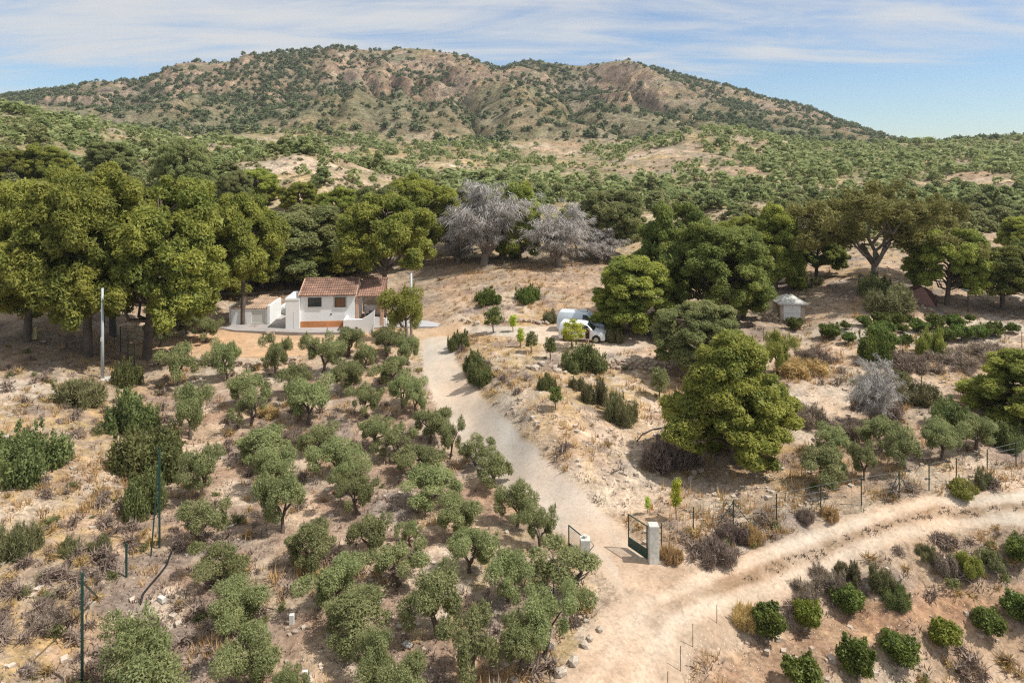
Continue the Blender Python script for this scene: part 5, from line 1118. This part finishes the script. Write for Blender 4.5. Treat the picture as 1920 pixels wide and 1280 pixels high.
# ------------------------------------------------------------------ vans
def loft(profile, hw, name):
    """side profile (x,z) loop; half width hw(z, x)"""
    n = len(profile); v = []
    for s in (-1, 1): v += [(a, s * hw(b_, a), b_) for a, b_ in profile]
    m = MB().add(v, [tuple(range(n)), tuple(range(2 * n - 1, n - 1, -1))] + [(i, i + n, (i + 1) % n + n, (i + 1) % n) for i in range(n)]); return m
def van(name, loc, rz, label, roofz, long, small, paint=None):
    paint = paint or M['carpaint']
    e = tag(empty(name, loc, rz), label, 'van'); L = long; hx_ = L / 2; s = roofz
    prof = [(-hx_, .35), (-hx_, s * .55), (-hx_ + .12, s * .93), (-hx_ + .3, s), (hx_ - 2.0, s), (hx_ - 1.75, s * .985), (hx_ - .98, s * .62), (hx_ - .25, s * .53), (hx_ - .04, s * .42), (hx_, .32), (hx_ - .1, .22), (-hx_ + .1, .24)]
    hw = lambda z, x: (.88 - max(0, z - s * .5) / s * .34) * (1 if x < hx_ - .3 else .9)
    loft(prof, hw, 'body').build('body', paint, e, .05, True)
    def side(poly, nm, mat, off=.012):
        for sg in (-1, 1):
            n = len(poly); v = [(a, sg * (hw(b_, a) + off), b_) for a, b_ in poly]; v2 = [(a, sg * (hw(b_, a) - .03), b_) for a, b_ in poly]
            f = [tuple(range(n)), tuple(range(2 * n - 1, n - 1, -1))] + [(i, (i + 1) % n, n + (i + 1) % n, n + i) for i in range(n)]
            MB().add(v + v2, f).build(nm, mat, e)
    z0, z1 = s * .61, s * .91
    side([(hx_ - 1.20, z0), (hx_ - 2.15, z0), (hx_ - 2.15, z1), (hx_ - 1.72, z1)], 'window', M['glass'])
    if small: side([(hx_ - 2.22, z0), (hx_ - 3.2, z0), (hx_ - 3.2, z1), (hx_ - 2.22, z1)], 'window', M['glass'])
    a0, b0 = np.array([hx_ - 1.70, s * .955]), np.array([hx_ - 1.05, s * .655]); nv = np.array([.42, .9]); nv = np.array([-(b0 - a0)[1], (b0 - a0)[0]]); nv = nv / np.linalg.norm(nv); nv = nv if nv[1] > 0 else -nv
    q = [a0 + nv * .02, b0 + nv * .02]; w0, w1 = hw(a0[1], 0) * .9, hw(b0[1], 0) * .92
    MB().add([(q[0][0], -w0, q[0][1]), (q[0][0], w0, q[0][1]), (q[1][0], w1, q[1][1]), (q[1][0], -w1, q[1][1])] + [(a0[0] - .02, -w0, a0[1] - .06), (a0[0] - .02, w0, a0[1] - .06), (b0[0] - .02, w1, b0[1] - .06), (b0[0] - .02, -w1, b0[1] - .06)],
        [(0, 3, 2, 1), (4, 5, 6, 7), (0, 1, 5, 4), (1, 2, 6, 5), (2, 3, 7, 6), (3, 0, 4, 7)]).build('windscreen', M['glass'], e)
    for sx in (-hx_ + .82, hx_ - .82):
        for sg in (-1, 1):
            arc = MB().tube([(sx, sg * .80, .34), (sx, sg * .895, .34)], .40, 18).build('wheel_arch', M['black'], e)
            w = MB().tube([(sx, sg * .72, .32), (sx, sg * .90, .32)], .33, 20).build('wheel', M['black'], e)
            MB().tube([(sx, sg * .89, .32), (sx, sg * .915, .32)], .21, 14).build('rim', M['rim'], w)
    for sg in (-1, 1):
        MB().box(hx_ - .33, hx_ - .03, sg * .62 - .16, sg * .62 + .16, s * .435, s * .505).build('headlight', M['lamp'], e, .015)
        MB().box(hx_ - 1.35, hx_ - 1.2, sg * .98 - .08, sg * .98 + .08, s * .62, s * .72).build('mirror', paint, e, .02)
        MB().box(-hx_ - .015, -hx_ + .04, sg * .74 - .06, sg * .74 + .06, s * .45, s * .62).build('tail_light', M['redshirt'], e)
    MB().box(hx_ - .05, hx_ + .015, -.45, .45, .30, .42).build('grille', M['black'], e, .01); MB().box(hx_ - 2.2, hx_ - 2.185, -.895, -.884, .4, s * .58).build('door_gap', M['black'], e)
    return e
cp_ = at(1096, 640)
van('minivan', (cp_[0] - .1, cp_[1] + .6, cp_[2] - .02), RAD(-14), 'white minivan parked in front, facing right', 1.70, 4.35, True)
c2 = cp_ + np.array([.1, 3.3, 0]); c2[2] = gz(c2[0], c2[1]); vb = van('camper_van', (c2[0], c2[1], c2[2] - .02), RAD(-16), 'bluish white van with a roof vent parked behind the minivan', 1.92, 4.7, False, M['carpaint_blue'])
MB().box(-.1, .55, -.3, .3, 1.925, 2.09).build('roof_vent', M['white_dirty'], vb, .03)
# person beside the minivan
def person(loc, rz, h, label):
    e = tag(empty('person', loc, rz), label, 'person'); s = h / 1.7
    J = [(0, 0, .92), (0, 0, 1.15), (0, .01, 1.38), (0, .0, 1.47), (0, -.02, 1.56), (0, -.02, 1.66), (.10, 0, .85), (.11, -.03, .48), (.11, .02, .08), (.11, -.13, .03), (-.10, 0, .85), (-.10, .02, .48), (-.10, .04, .08), (-.10, -.11, .03),
         (.19, 0, 1.38), (.25, -.02, 1.10), (.22, -.2, .92), (-.19, 0, 1.38), (-.25, .0, 1.10), (-.24, -.14, .90), (.21, -.27, .90), (-.23, -.21, .87)]
    Rr = [.15, .13, .15, .055, .095, .085, .085, .058, .04, .035, .085, .058, .04, .035, .06, .045, .033, .06, .045, .033, .03, .03]
    E_ = [(0, 1), (1, 2), (2, 3), (3, 4), (4, 5), (0, 6), (6, 7), (7, 8), (8, 9), (0, 10), (10, 11), (11, 12), (12, 13), (2, 14), (14, 15), (15, 16), (2, 17), (17, 18), (18, 19), (16, 20), (19, 21)]
    me = bpy.data.meshes.new('body'); me.from_pydata([(a * s, b_ * s, c * s) for a, b_, c in J], E_, []); o = link('body', me, M['skin'], e)
    m = o.modifiers.new('skin', 'SKIN'); me.skin_vertices[0].use_root if False else None
    for v, q in zip(me.skin_vertices[0].data, Rr): v.radius = (q * s, q * s)
    me.skin_vertices[0].data[0].use_root = True
    o.modifiers.new('sub', 'SUBSURF').levels = 1; o.modifiers['sub'].render_levels = 1
    sh = MB().tube([(0, 0, .86 * s), (0, 0, 1.0 * s), (0, 0, 1.2 * s), (0, .005, 1.36 * s), (0, 0, 1.45 * s)], [.20 * s, .195 * s, .18 * s, .215 * s, .09 * s], 12).build('shirt', M['darkcloth'], e, 0, True); sh.scale = (1.08, .78, 1)
    st = MB()
    for sg in (1, -1): st.tube([(sg * .10 * s, 0, .95 * s), (sg * .105 * s, -.01, .72 * s), (sg * .105 * s, -.01, .56 * s)], [.115 * s, .105 * s, .09 * s], 10)
    st.build('shorts', M['darkcloth'], e, 0, True)
    hv = [(math.cos(b_) * math.cos(a) * .105, math.sin(b_) * math.cos(a) * .115 + .01, math.sin(a) * .11) for a in np.linspace(-.3, 1.5, 6) for b_ in np.linspace(0, 2 * math.pi, 13)]
    hf = [(i * 13 + j, i * 13 + j + 1, (i + 1) * 13 + j + 1, (i + 1) * 13 + j) for i in range(5) for j in range(12)]
    MB().add([(a * s, b_ * s, (c + 1.625) * s) for a, b_, c in hv], hf).build('hair', M['darkcloth'], e, 0, True)
pp = at(1101, 645); person((pp[0], pp[1] - .15, pp[2]), RAD(150), 1.65, 'person in dark clothes standing at the side of the white minivan')
